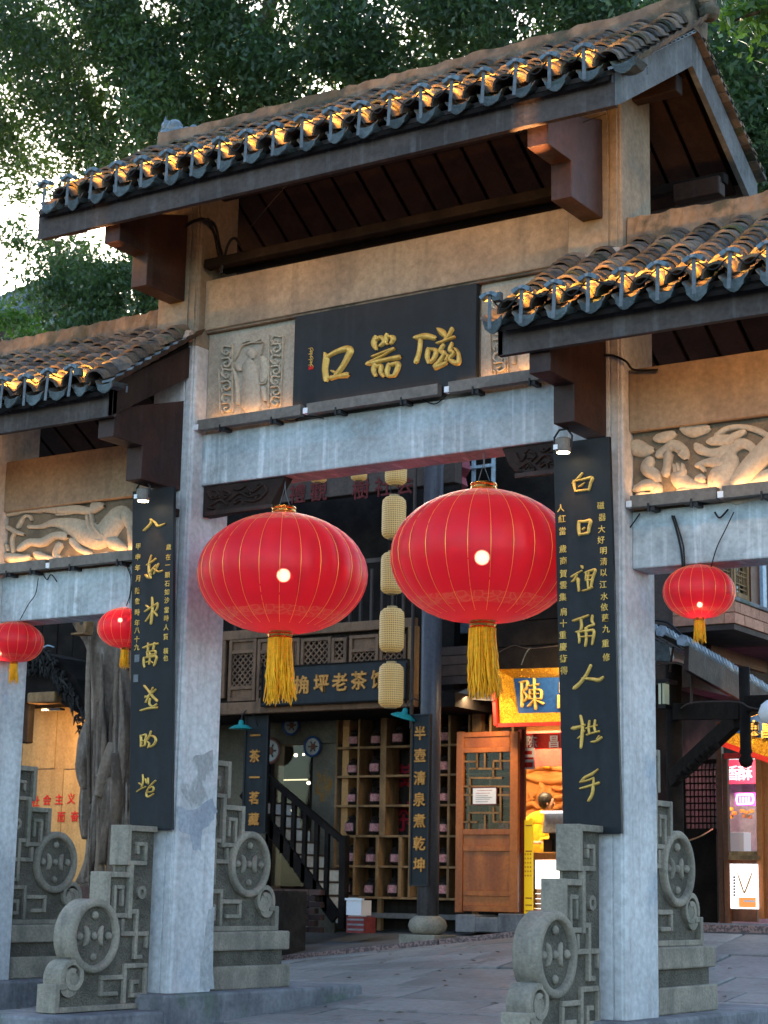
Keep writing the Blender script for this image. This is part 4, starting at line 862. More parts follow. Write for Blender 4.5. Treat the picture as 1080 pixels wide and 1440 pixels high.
def lantern(c, Rm, h, label, ribs, tl, e, sway=0.0, bulb=(0, 0, 0), beamz=4.18, hooks=True):
    x, y, z = c; t = thing('red_lantern', (x, y, z), label, 'lantern', 'red lanterns hanging from the gateway'); 
    rc = Rm*.135; nz_, per = 22, 5; nth = ribs*per; v = []; f = []
    for i in range(nz_+1):
        ph = -math.pi/2+math.pi*i/nz_; zz = h*math.sin(ph)*(1 - .0)
        for k in range(nth):
            a = 2*math.pi*k/nth; fr = abs((k % per)/per*2-1); bul = 1-.022*fr**2*math.cos(ph)+random.uniform(-.002, .002)+.006*math.sin(3*a+ph*2+Rm*9)*math.cos(ph)
            r = rc+(Rm-rc)*max(0, math.cos(ph))**(1.22 if ph > 0 else .95)*bul; v.append((x+r*math.cos(a), y+r*math.sin(a), z+zz))
    for i in range(nz_):
        for k in range(nth): f.append((i*nth+k, i*nth+(k+1) % nth, (i+1)*nth+(k+1) % nth, (i+1)*nth+k))
    o = MB().add(v, f).build('silk_body', 'silk', t, smooth=True)
    rb = MB()
    for k in range(ribs):
        a = 2*math.pi*(k+.5*0)/ribs; pts = []
        for i in range(1, 16):
            ph = -math.pi/2*.86+math.pi*.86*i/16; r = (rc+(Rm-rc)*math.cos(ph)**(1.22 if ph > 0 else .95))*.982+.004
            pts.append((x+r*math.cos(a), y+r*math.sin(a), z+h*math.sin(ph)))
        rb.tube(pts, .0014*Rm/.66+.0005, 4, cap=False)
    rb.build('gold_ribs', 'silkgold', t, smooth=True)
    s = Rm/.66
    MB().lathe((x, y, z+h-.012*s), [(rc*.95, 0), (rc*1.06, .006*s), (rc*1.0, .02*s), (rc*1.06, .035*s), (rc*1.0, .05*s), (rc*1.08, .062*s), (rc*1.0, .075*s), (rc*.7, .076*s)], 28).build('gold_cap', 'goldmetal', t, smooth=False)
    MB().lathe((x, y, z-h+.012*s), [(rc*.95, 0), (rc*1.08, -.008*s), (rc*1.0, -.02*s), (rc*1.07, -.034*s), (rc*1.0, -.05*s), (rc*1.06, -.06*s), (rc*.9, -.068*s)], 28).build('gold_collar', 'goldmetal', t)
    tz = z-h-.05*s; tm = MB(); nst = 110 if Rm > .4 else 44
    for k in range(nst):
        a = 2*math.pi*k/nst+random.uniform(-.05, .05); r = rc*random.uniform(.7, 1.03); px_, py_ = r*math.cos(a), r*math.sin(a); ln = tl*random.uniform(.86, 1.04)
        pts = [(x+px_*(1+.25*(i/5)**1.5)+random.uniform(-.004, .004)*i*s+sway*(i/5)**2, y+py_*(1+.2*(i/5))+random.uniform(-.004, .004)*i*s, tz-ln*i/5) for i in range(6)]
        tm.tube(pts, [.0075*s]*3+[.0068*s, .006*s, .003*s], 4, cap=False)
    tm.lathe((x, y, tz), [(rc*.95, 0), (rc*.93, -tl*.5), (rc*.6, -tl*.8)], 14)
    tm.build('tassel', 'tassel', t)
    bx_, by_, bz_ = x+bulb[0], y+bulb[1], z+bulb[2]
    MB().lathe((bx_, by_, bz_), [(.055*s*math.cos(R(q))+.0005, .055*s*math.sin(R(q))) for q in range(-90, 91, 18)], 20).build('bulb', BULB, t, smooth=True)
    light('bulb_light', 'POINT', (bx_, by_, bz_), e, (1, .55, .42), t, .05*s)
    top = z+h+.06*s
    MB().tube([(x-rc*.6, y, top), (x-.004, y, (top+beamz)/2+.03), (x, y, beamz+.03)], .003).tube([(x+rc*.6, y, top), (x+.006, y, (top+beamz)/2), (x, y, beamz+.03)], .003).build('hanging_wire', 'steel', t)
    return t
lantern((.772, .2, 3.415), .665, .462, 'big red lantern on the left under the centre beam', 26, .50, 2.3, .02, (.05, -.05, -.03))
lantern((2.575, .2, 3.40), .680, .478, 'big red lantern on the right under the centre beam', 26, .50, 2.3, .03, (.02, -.05, -.02))
lantern((4.254, .2, 3.02), .243, .180, 'small red lantern hanging right of the right column', 18, .15, .95, 0, (.03, -.06, -.1), 3.2)
lantern((-.80, .2, 3.08), .235, .165, 'small red lantern partly hidden behind the left couplet board', 18, .15, .95, 0, (.02, -.1, .05), 3.2)
lantern((-2.04, .2, 3.035), .245, .172, 'small red lantern at the left picture edge', 18, .17, .95, .01, (-.08, -.1, -.11), 3.2)
tag_wires = thing('lamp_cables', (1.7, .1, 4.5), 'loose black cables sagging from the light bars over the beams', 'cables')
def cable(pts, r=.006, name='cable', m='cable', parent=None): return MB().tube([tuple(p) for p in smoothpts([tuple(q) for q in pts], 6)], r, 5).build(name, m, parent if parent is not None else tag_wires, smooth=True)
def W(*pp, Y=.11): return [at(a, b, Y=Y) for a, b in pp]
cable(W((250,745),(238,775),(222,800),(205,838),(135,905)), .004) if False else None
cable(W((54,812),(50,835),(40,850),(28,872)), .004); cable(W((178,795),(184,812),(183,835),(178,852)), .005); cable(W((180,795),(186,815),(182,848)), .003)
cable(W((865,745),(880,748),(900,722)), .005); cable(W((945,725),(952,748),(958,775),(960,797)), .008); cable(W((948,725),(956,750),(961,770),(963,797)), .006); cable(W((1032,720),(1020,745),(1008,770),(1000,797)), .004)
cable(W((60,806),(66,815),(72,808),(80,818)), .005); cable(W((395,588),(410,592),(430,585),(455,588)), .004); cable(W((595,562),(612,568),(628,556)), .005); cable(W((1005,720),(1012,728),(1024,716)), .007)
cable([at(255,325,Y=-.02),at(270,312,Y=-.03),at(290,309,Y=-.03),at(300,325,X=-.015),at(306,350,X=-.015),at(312,385,X=-.015)], .014)
cable([at(292,308,Y=-.03),at(303,318,X=-.01),at(309,345,X=-.01),at(318,380,X=-.01)], .012); cable([at(310,385,Y=.05),at(320,345,Y=.05),at(330,335,Y=.05),at(338,345,Y=.05)], .012)
cable([at(845,500,Y=-.03),at(862,500,Y=-.03),at(880,508,Y=-.02),at(892,520,Y=.05),at(925,520,Y=.05)], .009)
cable([at(845,590,Y=-.02),at(845,540,Y=-.02),at(843,500,Y=-.02)], .005)
cable([at(785,188,Y=-.1),at(820,172,Y=-.3),at(853,160,Y=-.6)], .003); cable([at(340,335,Y=.0),at(375,292,Y=-.3),at(408,255,Y=-.6)], .003)

def eave_cable(x0, n, pit, Y, Z):
    pts = []
    for k in range(n):
        x = x0+pit*k; pts += [(x, Y-.02+random.uniform(-.01, .01), Z+.10), (x+pit*.5+random.uniform(-.03, .03), Y-.01, Z+random.uniform(.0, .06))]
    cable(pts, .0055)
eave_cable(-.76, 20, .253, -1.04, 6.378); eave_cable(3.345, 12, .243, -1.04, 4.775); eave_cable(-3.03, 12, .243, -1.04, 4.795)
# ------------------------------------------------------------------ teahouse behind the centre bay
YU, YW = 7.6, 8.6
th = thing('teahouse', (-4, 8.6, .3), 'dark timber teahouse with lattice balcony seen through the centre bay', 'teahouse')
pxb('back_wall', 'blackwood', th, 130, 560, 640, 1000, 9.0, .15)
pxb('ground_wall', 'shelfback', th, 437, 985, 725, 1335, YW+.34, .12)
pxb('plaster_wall', 'wallgrey', th, 372, 985, 473, 1046, YW, .3)
pxb('plaster_wall', 'wallgrey', th, 437, 1046, 473, 1335, YW, .3)
pxb('plaster_wall', 'wallgrey', th, 300, 985, 378, 1335, YW+.02, .3)
c = at(455, 1105, Y=YW-.004); sm = MB(); n = 14
sm.add([(c.x+.13*math.cos(k*6.283/n)*(1+.35*math.sin(k*2.7)), YW-.004, c.z+.19*math.sin(k*6.283/n)*(1+.3*math.cos(k*3.9))) for k in range(n)], [tuple(range(n))]); sm.build('ochre_stain', mat('ochre_stain', (.20, .095, .02), (.13, .10, .06), .9, 8, bump=0), th)
pxb('lettered_beam', 'oldwood', th, 150, 640, 640, 707, 7.5, .16, .01)
for ch, x, y in zip('禮觀樹社会', (418, 448, 507, 539, 569), (694, 691, 688, 684, 681)): glyph(ch, 'darkred', th, at(x, y, Y=7.49), .27, ext=.004)
pxb('balcony_floor', 'blackwood', th, 150, 985, 640, 1004, YU+.05, 1.1)
pxb('balcony_beam', 'lattice', th, 150, 986, 583, 1003, YU-.05, .1, .01)
pxb('top_rail', 'lattice', th, 150, 884, 583, 897, YU-.04, .08, .01)
pxb('mid_rail', 'oldwood', th, 150, 800, 583, 806, YU+.1, .05)
pxb('parapet_backing', 'shelfback', th, 150, 895, 583, 990, YU+.07, .03)
pxb('corner_post', 'lattice2', th, 573, 880, 583, 992, YU-.06, .1)
for x in list(range(330, 345, 12))+list(range(460, 570, 15)): pxb('baluster', 'oldwood', th, x, 800, x+3, 886, YU+.1, .03)
def latt(x0, y0, x1, y1, Y, nm='lattice_panel', fr=4, style='diag', top=0, bot=0, m='lattice', parent=None):
    o = bpy.data.objects.new(nm, None); COL.objects.link(o); put(o, parent or th)
    a = at(x0, (y0+y1)/2, Y=Y).x; b = at(x1, (y0+y1)/2, Y=Y).x; xm = (x0+x1)/2; z1 = at(xm, y0, Y=Y).z; z0 = at(xm, y1, Y=Y).z; k = (b-a)/(x1-x0); f_ = fr*k
    B('frame', m, o, a, a+f_, Y-.03, Y+.03, z0, z1, .004); B('frame', m, o, b-f_, b, Y-.03, Y+.03, z0, z1, .004)
    B('frame', m, o, a+f_, b-f_, Y-.028, Y+.03, z1-f_, z1, .004); B('frame', m, o, a+f_, b-f_, Y-.028, Y+.03, z0, z0+f_, .004)
    zt, zb = z1-f_, z0+f_
    if top: B('raised_panel', m, o, a+f_, b-f_, Y-.0, Y+.02, zt-top*k, zt, .006); B('frame', m, o, a+f_, b-f_, Y-.027, Y+.03, zt-top*k-f_, zt-top*k, .003); zt -= top*k+f_
    if bot: B('raised_panel', m, o, a+f_, b-f_, Y-.0, Y+.02, zb, zb+bot*k, .006); B('frame', m, o, a+f_, b-f_, Y-.027, Y+.03, zb+bot*k, zb+bot*k+f_, .003); zb += bot*k+f_
    mb = MB(); xa, xb = a+f_, b-f_; W_, H_ = xb-xa, zt-zb
    if style == 'diag':
        st = .085; u = -H_
        while u < W_:
            for s in (0, 1):
                p = max(0, u), max(0, -u); q = min(W_, u+H_), min(H_, W_-u)
                if q[0]-p[0] > .02:
                    pa, pb = ((xa+p[0], Y+.004*s, zb+p[1]), (xa+q[0], Y+.004*s, zb+q[1])) if s == 0 else ((xb-p[0], Y+.004, zb+p[1]), (xb-q[0], Y+.004, zb+q[1]))
                    mb.bar(pa, pb, .018, .022, (0, 1, 0))
            u += st
    else:
        n = max(3, int(H_/.16)); 
        for i in range(1, n): 
            z = zb+H_*i/n; mb.box(xa+(W_*.25 if i % 2 else 0), xb-(W_*.25 if i % 3 == 0 else 0), Y-.008, Y+.008, z-.008, z+.008)
        for i in range(1, 4):
            x = xa+W_*i/4; mb.box(x-.008, x+.008, Y-.007, Y+.009, zb+(H_*.12 if i == 2 else 0), zt-(H_*.12 if i == 1 else 0))
    mb.build('lattice_slats', m, o); return o
latt(323, 898, 361, 986, YU, top=9, bot=9); latt(363, 898, 401, 986, YU, top=9, bot=9); latt(403, 898, 422, 986, YU, style='grid')
latt(424, 897, 466, 986, YU, bot=30); latt(467, 897, 488, 986, YU, bot=40); latt(492, 893, 533, 986, YU, top=12, bot=28); latt(535, 893, 572, 986, YU, top=12, bot=28)
latt(168, 915, 187, 985, YU, top=5); latt(190, 897, 318, 985, YU)
# signs
def board(name, x0, y0, x1, y1, Y, label, chars, size, m='boardblack', cm='orangeprint', bold=.02, ext=.008, cat='sign', fr=None):
    t = thing(name, at((x0+x1)/2, y1, Y=Y), label, cat); pxb('panel', m, t, x0, y0, x1, y1, Y, .05, .0, 0)
    if fr:
        for q in ((x0, y0, x1, y0+2), (x0, y1-2, x1, y1), (x0, y0, x0+2, y1), (x1-2, y0, x1, y1)): pxb('edging', fr, t, *q, Y-.012, .011)
    for ch, x, y in chars: glyph(ch, cm, t, at(x, y, Y=Y-.006), size, ext=ext, bold=bold)
    return t
board('teahouse_sign', 367, 932, 572, 989, YU-.12, 'long black shop sign with orange characters on the teahouse balcony', list(zip('黄桷坪老茶馆', (395, 424, 452, 478, 505, 533), (966, 963, 961, 959, 957, 955))), .235, fr='blackwood')
board('hanging_board', 577, 1004, 603, 1246, 7.05, 'narrow black board with seven orange characters on the round pillar', list(zip('半壺清泉煮乾坤', (591, 591, 590.5, 590, 590, 590, 589.5), (1031, 1062, 1094, 1124, 1154, 1186, 1216))), .165, fr='blackplastic')
board('hanging_board', 342, 1003, 375, 1172, YU+.1, 'narrow black board with five orange characters left of the wall plates', list(zip('一茶一茗藏', (359, 358.5, 358, 357.5, 357), (1034, 1063, 1093, 1122, 1152))), .165, fr='blackplastic')
# pillar
pc = at(602, 1250, Y=7.2); pt = thing('timber_pillar', (pc.x, 7.2, .46), 'round dark timber pillar on a drum-shaped stone base', 'pillar')
zb_ = gz(pc.x, 7.2)+.045
MB().lathe((pc.x, 7.2, 0), [(.125, zb_+.30), (.123, 2.5), (.118, 6.2)], 24).build('shaft', mat('dark_lacquered_timber', (.045, .038, .042), (.07, .065, .07), .35, 4, (1, 1, .2), streak=(.12, .12, .13), streak_amt=.5, bump=.15), pt, smooth=True)
MB().lathe((pc.x, 7.2, zb_+.10), [(.15, 0), (.205, .04), (.225, .10), (.205, .16), (.15, .20), (.13, .21)], 24).build('stone_drum', 'stone', pt, smooth=True)
B('stone_plinth', 'stone', pt, pc.x-.24, pc.x+.24, 6.96, 7.44, zb_-.05, zb_+.10, .012)
pc2 = at(582, 800, Y=7.3); MB().tube([(pc2.x, 7.3, 2.9), (pc2.x, 7.3, 6.2)], .022, 8).build('downpipe', 'oldwood', th)
# shelf of jars
sh = thing('jar_shelf', at(545, 1270, Y=YW), 'tall pale timber shelf of square pigeonholes against the dark teahouse wall', 'shelf')
rowsY = [1003, 1050, 1091, 1133, 1176, 1219, 1263]
zr = [at(560, y, Y=YW).z for y in rowsY]; Xs = lambda x: at(x, 1130, Y=YW).x
for i, z in enumerate(zr):
    B('shelf_board', 'lattice2', sh, Xs(471), Xs(723), YW-.02, YW+.3, z-.014, z+.014, .003)
for x, r0, r1, wd in ((473, 0, 6, .03), (504, 0, 4, .03), (501, 4, 6, .03), (539, 0, 4, .09), (533, 4, 6, .045), (565, 4, 6, .05), (578, 0, 6, .03), (632, 0, 6, .035), (610, 0, 6, .03), (660, 0, 6, .03), (690, 0, 6, .03), (722, 0, 6, .03)):
    B('divider', 'lattice2', sh, Xs(x)-wd/2, Xs(x)+wd/2, YW-.024, YW+.3, zr[r1]+.014, zr[r0]-.014, .003)
for x in (536, 668): B('shelf_leg', 'lattice2', sh, Xs(x)-.03, Xs(x)+.03, YW, YW+.06, zr[6]-.4, zr[6]-.014)
def jar(x, z, s, ang):
    t = thing('storage_jar', (x, YW+.12, z), '', 'jar', 'dark lidded jars with pink labels on the teahouse shelf')
    p = [(.055, 0), (.085, .03), (.098, .09), (.09, .15), (.06, .185), (.045, .19), (.05, .205)]
    MB().lathe((x, YW+.12, z), [(r*s, h*s) for r, h in p], 14).build('jar_body', 'jar', t, smooth=True)
    MB().lathe((x, YW+.12, z+.2*s), [(.055*s, 0), (.06*s, .015*s), (.03*s, .035*s), (.001, .05*s)], 12).build('lid', 'jar', t)
    n = 6; vs = []
    for k in range(n):
        a = ang+R(-90-40+80*k/(n-1)); vs += [(x+.1*s*math.cos(a), YW+.12+.1*s*math.sin(a), z+.05*s), (x+.098*s*math.cos(a), YW+.12+.098*s*math.sin(a), z+.145*s)]
    MB().add(vs, [(2*k, 2*k+2, 2*k+3, 2*k+1) for k in range(n-1)]).build('paper_label', 'jarlabel', t)
    return t
cols = {0: (490, 521, 553, 620, 645, 675, 706), 1: (488, 521, 620, 645, 675, 706), 2: (492, 522, 620, 645, 675, 706), 3: (489, 520, 620, 645, 675, 706), 4: (490, 517, 550, 619, 645, 675, 706), 5: (485, 517, 550, 619, 645, 675, 706)}
rn = ['top row', 'second row', 'third row', 'fourth row', 'fifth row', 'bottom row']
for r, cs in cols.items():
    for i, x in enumerate(cs):
        t = jar(Xs(x+random.uniform(-1.5, 1.5)), zr[r+1]+.014, random.uniform(.92, 1.08), random.uniform(-.1, .5))
        side = 'left of the round pillar' if x < 590 else 'right of the pillar, seen past or through the door leaf'
        t['label'] = f'dark jar with pink label, {rn[r]} of the shelf, {["first", "second", "third", "fourth", "fifth", "sixth", "seventh"][i]} from the left'
gr = thing('wall_graffiti', at(568, 1110, Y=YW+.33), 'faded crimson brush characters on the planks behind the shelf', 'wall writing')
for ch, x, y, s in (('黄', 570, 1092, .34), ('茶', 568, 1148, .40)): glyph(ch, mat('crimson_brush', (.30, .01, .03), None, .6, bump=0), gr, at(x, y, Y=YW+.335), s)
# window with room lights
wd = thing('stair_window', at(405, 1240, Y=YW), 'dark glazed window with bare bulbs and strip lights inside, behind the stair', 'window')
pxb('dark_room', 'blackwood', wd, 360, 1035, 440, 1335, YW+.9, .05)
pxb('pane', 'glass', wd, 377, 1046, 437, 1246, YW+.1, .006)
LB1 = emit('lit_room_bulb', (1, .78, .5), 4)
for x, y, r in ((416, 1062, .022), (427, 1061, .014), (434, 1101, .022), (378, 1139, .02), (392, 1139, .02), (407, 1140, .028), (432, 1140, .026)):
    c = at(x, y, Y=YW+.45); MB().lathe(c, [(.001, -r), (r, -r*.5), (r, r*.5), (.001, r)], 10).build('room_bulb', LB1, wd)
pxb('strip_light', emit('lit_strip', (1, .75, .45), .7), wd, 382, 1096, 432, 1097.5, YW+.45, .01)
for q in ((374, 1043, 379, 1250), (435, 1043, 439, 1250), (374, 1040, 439, 1046)): pxb('window_frame', 'blackwood', wd, *q, YW+.02, .08)
# wall plates
def plate(x, y, r, rim, label, Y=YW-.01):
    c = at(x, y, Y=Y); s = r*24/2600; t = thing('wall_plate', c, label, 'plate')
    MB().lathe(c, [(.001, -.005), (s*.62, -.008), (s*.78, -.02), (s, -.035), (s, -.025), (s*.7, .0)], 30, 'y').build('enamel_dish', mat('white_enamel', (.42, .43, .42), (.33, .34, .33), .3, 6, bump=0), t, smooth=True)
    MB().lathe((c.x, c.y-.031, c.z), [(s*.80, .002), (s*1.03, -.008), (s*1.03, .004)], 30, 'y', cap=False).build('rim', rim, t, smooth=True)
    fl = MB(); rd = MB()
    for k in range(6):
        a = k*1.047; rd.lathe((c.x+s*.17*math.cos(a), c.y-.011, c.z+s*.17*math.sin(a)), [(.001, -.006), (s*.16, -.003), (s*.16, 0)], 8, 'y')
        fl.add([(c.x+s*q*math.cos(a+w_), c.y-.0165, c.z+s*q*math.sin(a+w_)) for q, w_ in ((.28, 0), (.45, .22), (.62, 0), (.45, -.22))], [(0, 1, 2, 3)])
    rd.build('painted_flower', mat('painted_red', (.15, .05, .03), None, .5, bump=0), t); fl.build('painted_leaves', mat('painted_dark', (.02, .03, .03), None, .5, bump=0), t)
plate(411, 1020, 14.5, 'blue', 'small blue-rimmed flowered plate, upper one on the grey wall')
plate(441, 1050, 14.5, 'blue', 'small blue-rimmed flowered plate, lower right one on the grey wall')
plate(381, 1056, 19, mat('red_enamel', (.14, .05, .045), None, .4, bump=0), 'large pale flowered plate with dull red rim beside the black board')
# teal lamp shades
def shade(x, y, Y, label, flip=0):
    c = at(x, y, Y=Y); t = thing('teal_lamp', c, label, 'lamp')
    MB().lathe(c, [(.155, -.03), (.15, -.02), (.09, .015), (.035, .03), (.03, .075), (.02, .085)], 26).build('shade', 'teal', t, smooth=True)
    MB().tube([c+Vector((0, 0, .08)), c+Vector((.0, .02, .16)), c+Vector((.04, .06, .22)), c+Vector((.09, .12, .2)), c+Vector((.11, .2, .02))], .007, 6).build('gooseneck', 'blackplastic', t)
    t.rotation_euler = (0, R(flip), 0)
shade(339, 1022, YU-.1, 'teal enamel lamp shade on a gooseneck left of the black boards')
shade(568, 1006, 7.0, 'teal enamel lamp shade tilted beside the round pillar', 18)
# string of woven lanterns
def bam():
    m = bpy.data.materials.new('woven_lantern'); m.use_nodes = True; t = m.node_tree; N = t.nodes; L = t.links; b = N['Principled BSDF']
    tc = N.new('ShaderNodeTexCoord'); mp = N.new('ShaderNodeMapping'); mp.inputs['Location'].default_value = (-.5, -.5, 0); L.new(tc.outputs['Generated'], mp.inputs[0])
    sp = N.new('ShaderNodeSeparateXYZ'); L.new(mp.outputs[0], sp.inputs[0])
    def mth(op, a, b_=None, c=None):
        x = N.new('ShaderNodeMath'); x.operation = op
        for i, v in ((0, a), (1, b_), (2, c)):
            if v is None: continue
            if isinstance(v, (int, float)): x.inputs[i].default_value = v
            else: L.new(v, x.inputs[i])
        return x.outputs[0]
    an = mth('ARCTAN2', sp.outputs['Y'], sp.outputs['X']); z = mth('MULTIPLY', sp.outputs['Z'], 62.0); a = mth('MULTIPLY', an, 20.0)
    h = mth('MULTIPLY', mth('SINE', a), mth('SINE', z)); d = mth('GREATER_THAN', mth('ABSOLUTE', h), .55)
    mx = N.new('ShaderNodeMix'); mx.data_type = 'RGBA'; mx.inputs[6].default_value = (.56, .37, .13, 1); mx.inputs[7].default_value = (.11, .065, .03, 1); L.new(d, mx.inputs[0])
    L.new(mx.outputs[2], b.inputs['Base Color']); b.inputs['Roughness'].default_value = .6
    b.inputs['Emission Color'].default_value = (1, .62, .2, 1); b.inputs['Emission Strength'].default_value = .035; return m  # faint emission stands in for sky light coming through the weave
M['woven'] = bam()
BL = [(557, 655, 31), (554, 728, 34), (552, 806, 33), (551, 886, 35), (550, 964, 35)]
def woven(x, y, w_, Y, label, hh=30.0):
    c = at(x, y, Y=Y); s = w_/2*(c-CAM).length/2600; h = s*hh/17; t = thing('woven_lantern', c, label, 'lantern', 'woven bamboo lanterns')
    MB().lathe(c, [(s*.45, -h), (s*.75, -h*.96), (s*.97, -h*.82), (s*1.0, -h*.6), (s*1.0, h*.6), (s*.95, h*.82), (s*.7, h*.97), (s*.45, h)], 24).build('woven_shade', 'woven', t, smooth=True)
    MB().lathe(c+Vector((0, 0, -h*1.03)), [(s*.5, 0), (s*.5, .02)], 16).lathe(c+Vector((0, 0, h)), [(s*.42, 0), (s*.42, .02)], 16).build('rim_hoop', 'bamboo', t)
    MB().tube([c+Vector((s*.4, 0, h)), c+Vector((s*.4, 0, h+.2))], .004, 4).tube([c+Vector((-s*.4, 0, h)), c+Vector((-s*.4, 0, h+.2))], .004, 4).build('cord', 'cable', t)
for i, (x, y, w_) in enumerate(BL): woven(x, y, w_, 4.6, ['woven bamboo lantern just under the centre beam, top of the hanging string', 'woven bamboo lantern, second from the top of the string', 'woven bamboo lantern, third of the string, half behind the red lantern', 'woven bamboo lantern, fourth of the string beside the balcony', 'lowest woven bamboo lantern of the string, over the shop sign'][i])
woven(448, 663, 24, 4.6, 'small woven lantern peeping out under the centre beam above the left red lantern', 22); woven(505, 661, 23, 4.6, 'small woven lantern under the middle of the centre beam', 22)
# stairs
stt = thing('timber_staircase', at(430, 1300, Y=7.9), 'dark timber staircase with square balusters climbing left', 'staircase')
YS = 7.85
a0 = at(470, 1298, Y=YS); 
for i in range(9):
    x = a0.x-.155*i; z = a0.z+.165*i
    B('tread', 'oldwood', stt, x-.17, x+.01, YS+.05, YS+.75, z+.15, z+.175)
    B('riser', mat('pale_blue_riser', (.6, .68, .76), (.5, .6, .68), .5, 6, bump=0, rand=.1) if i == 0 else bpy.data.materials['pale_blue_riser'], stt, x-.012, x, YS+.05, YS+.75, z, z+.15)
MB().bar((a0.x+.03, YS, a0.z+.06), (a0.x-1.45, YS, a0.z+1.55+.06), .05, .16).build('stringer', 'blackwood', stt)
h0 = at(482, 1182, Y=YS); h1 = at(374, 1090, Y=YS)
MB().bar(h0, h1, .07, .075).build('handrail', 'blackwood', stt)
nb_ = at(482, 1300, Y=YS); B('newel_post', 'blackwood', stt, nb_.x-.045, nb_.x+.045, YS-.05, YS+.05, nb_.z-.05, h0.z+.06, .006)
for x in (382, 397, 412, 428, 445, 460):
    t_ = (482-x)/108; zt = h0.z+(h1.z-h0.z)*t_; xx = at(x, 1200, Y=YS).x; zl = a0.z+.1+max(0, (a0.x-xx))*1.02
    MB().box(xx-.028, xx+.028, YS-.025, YS+.025, zl-.1, zt-.02).build('baluster', 'blackwood', stt)
bw = thing('brick_stair_base', at(415, 1310, Y=YS-.05), 'low dark red brick wall under the staircase', 'wall')
for r in range(7):
    for k in range(6):
        x = at(383, 1280, Y=YS-.08).x+.19*k-(.09 if r % 2 else 0); z = at(415, 1311, Y=YS-.08).z+.075*r
        if x < a0.x-.25: B('brick', 'brick', bw, x+.004, x+.184, YS-.12+random.uniform(-.004, .004), YS-.02, z+.004, z+.071, .004)
bx = thing('cardboard_box', at(498, 1288, Y=7.7), 'white open carton standing on the red crate at the stair foot', 'box'); pxb('carton', 'paper', bx, 487, 1266, 508, 1287, 7.7, .22); pxb('flap', 'paper', bx, 485, 1263, 509, 1266, 7.68, .05)
bc = thing('crate', at(508, 1312, Y=7.65), 'flat red and white crate at the foot of the stair', 'crate'); pxb('crate_body', mat('faded_crate_red', (.26, .05, .045), (.18, .04, .04), .7, 10), bc, 487, 1289, 512, 1312, 7.65, .25)
for k in range(3): pxb('white_stripe', 'greyplastic', bc, 488, 1292+7*k, 511, 1294.5+7*k, 7.645, .004)
# ------------------------------------------------------------------ snack shop with the gold sign
YF = 8.56
ss = thing('snack_shop', at(760, 1290, Y=YF), 'brightly lit snack shop opening beside the teahouse shelf', 'shop')
fl = at(760, 1290, Y=YF).z; xL = -4.3
def SB(nm, m, *a, **k): return B(nm, m, ss, *a, **k)
SB('floor', 'pave', xL-.1, 1.0, YF, 11.4, fl-.06, fl); SB('ceiling', 'oldwood', xL-.1, 1.0, YF+.1, 11.4, 3.45, 3.5)
SB('side_wall', mat('warm_shop_wall', (.55, .30, .12), (.48, .25, .1), .8, 2, bump=.1), xL-.1, xL, YF+.1, 11.4, fl, 3.45); SB('side_wall', bpy.data.materials['warm_shop_wall'], .6, .7, YF+.1, 11.4, fl, 3.45)
mural = thing('relief_mural', at(765, 1160, Y=11.2), 'orange-brown relief mural of people at work on the shop back wall', 'mural')
MUR = mat('carved_orange_mural', (.50, .20, .055), (.38, .14, .035), .7, 3, bump=.8, bscale=12)
B('mural_ground', MUR, mural, xL, .6, 11.25, 11.35, fl, 3.45)
mpm = lambda a, b: at(a, b, Y=11.25)
strokes(MB(), [[(735,1092,6),(750,1080,10),(775,1078,12),(800,1082,10)],[(742,1092,10),(760,1096,14),(785,1098,12),(800,1094,8)],[(763,1104,10),(764,1108,10)],[(764,1112,14),(762,1122,18),(768,1134,16)],[(756,1116,6),(748,1124,6),(742,1130,6)],[(770,1116,6),(778,1122,6)],[(738,1136,8),(750,1130,10),(758,1136,6)],[(735,1148,8),(755,1146,10),(790,1134,8)],[(780,1108,8),(790,1110,8)],[(784,1122,8),(796,1120,8)],[(748,1118,10),(750,1122,10)],[(736,1160,10),(760,1158,8)]], mpm, .07, k=5).build('mural_figures', MUR, mural, smooth=True)
strokes(MB(), [[(766,1052,3),(762,1062,9),(764,1070,14),(770,1076,12)]], lambda a, b: at(a, b, Y=11.15), .02).build('painted_flame', mat('flame_orange', (.85, .32, .01), None, .6, bump=0), mural)
hb = board('shop_banner', 733, 1030, 850, 1052, YF+.5, 'bright red banner with white characters above the shop mural', [], .1, m='red', cat='banner')
B('banner_drop', 'red', hb, at(733, 1050, Y=YF+1.6).x, at(860, 1050, Y=YF+1.6).x, YF+1.6, YF+1.62, at(760, 1078, Y=YF+1.6).z, at(760, 1028, Y=YF+1.6).z)
for ch, x in (('陈', 748), ('昌', 779), ('銀', 812)): glyph(ch, 'paper', hb, at(x, 1043, Y=YF+.49), .165, bold=.015)
pp = thing('price_poster', at(741, 1080, Y=YF+.3), 'white and red snack poster at the left of the shop opening', 'poster'); pxb('sheet', 'paper', pp, 733, 1052, 752, 1082, YF+.3, .006)
for q in ((735, 1056, 748, 1061), (736, 1065, 750, 1068), (735, 1072, 749, 1079)): pxb('print', 'red', pp, *q, YF+.296, .003)
light('shop_lamp', 'AREA', (-2.4, 9.7, 3.38), 70, (1, .74, .42), ss, 1.4, .5, aim=(-2.6, 10.2, 1)); SB('lit_ceiling_panel', emit('lit_ceiling', (1, .82, .55), 2), -3.1, -1.7, 9.45, 9.95, 3.40, 3.42)
co = thing('shop_counter', at(790, 1285, Y=9.5), 'glowing white shop counter with a pale wood top', 'counter')
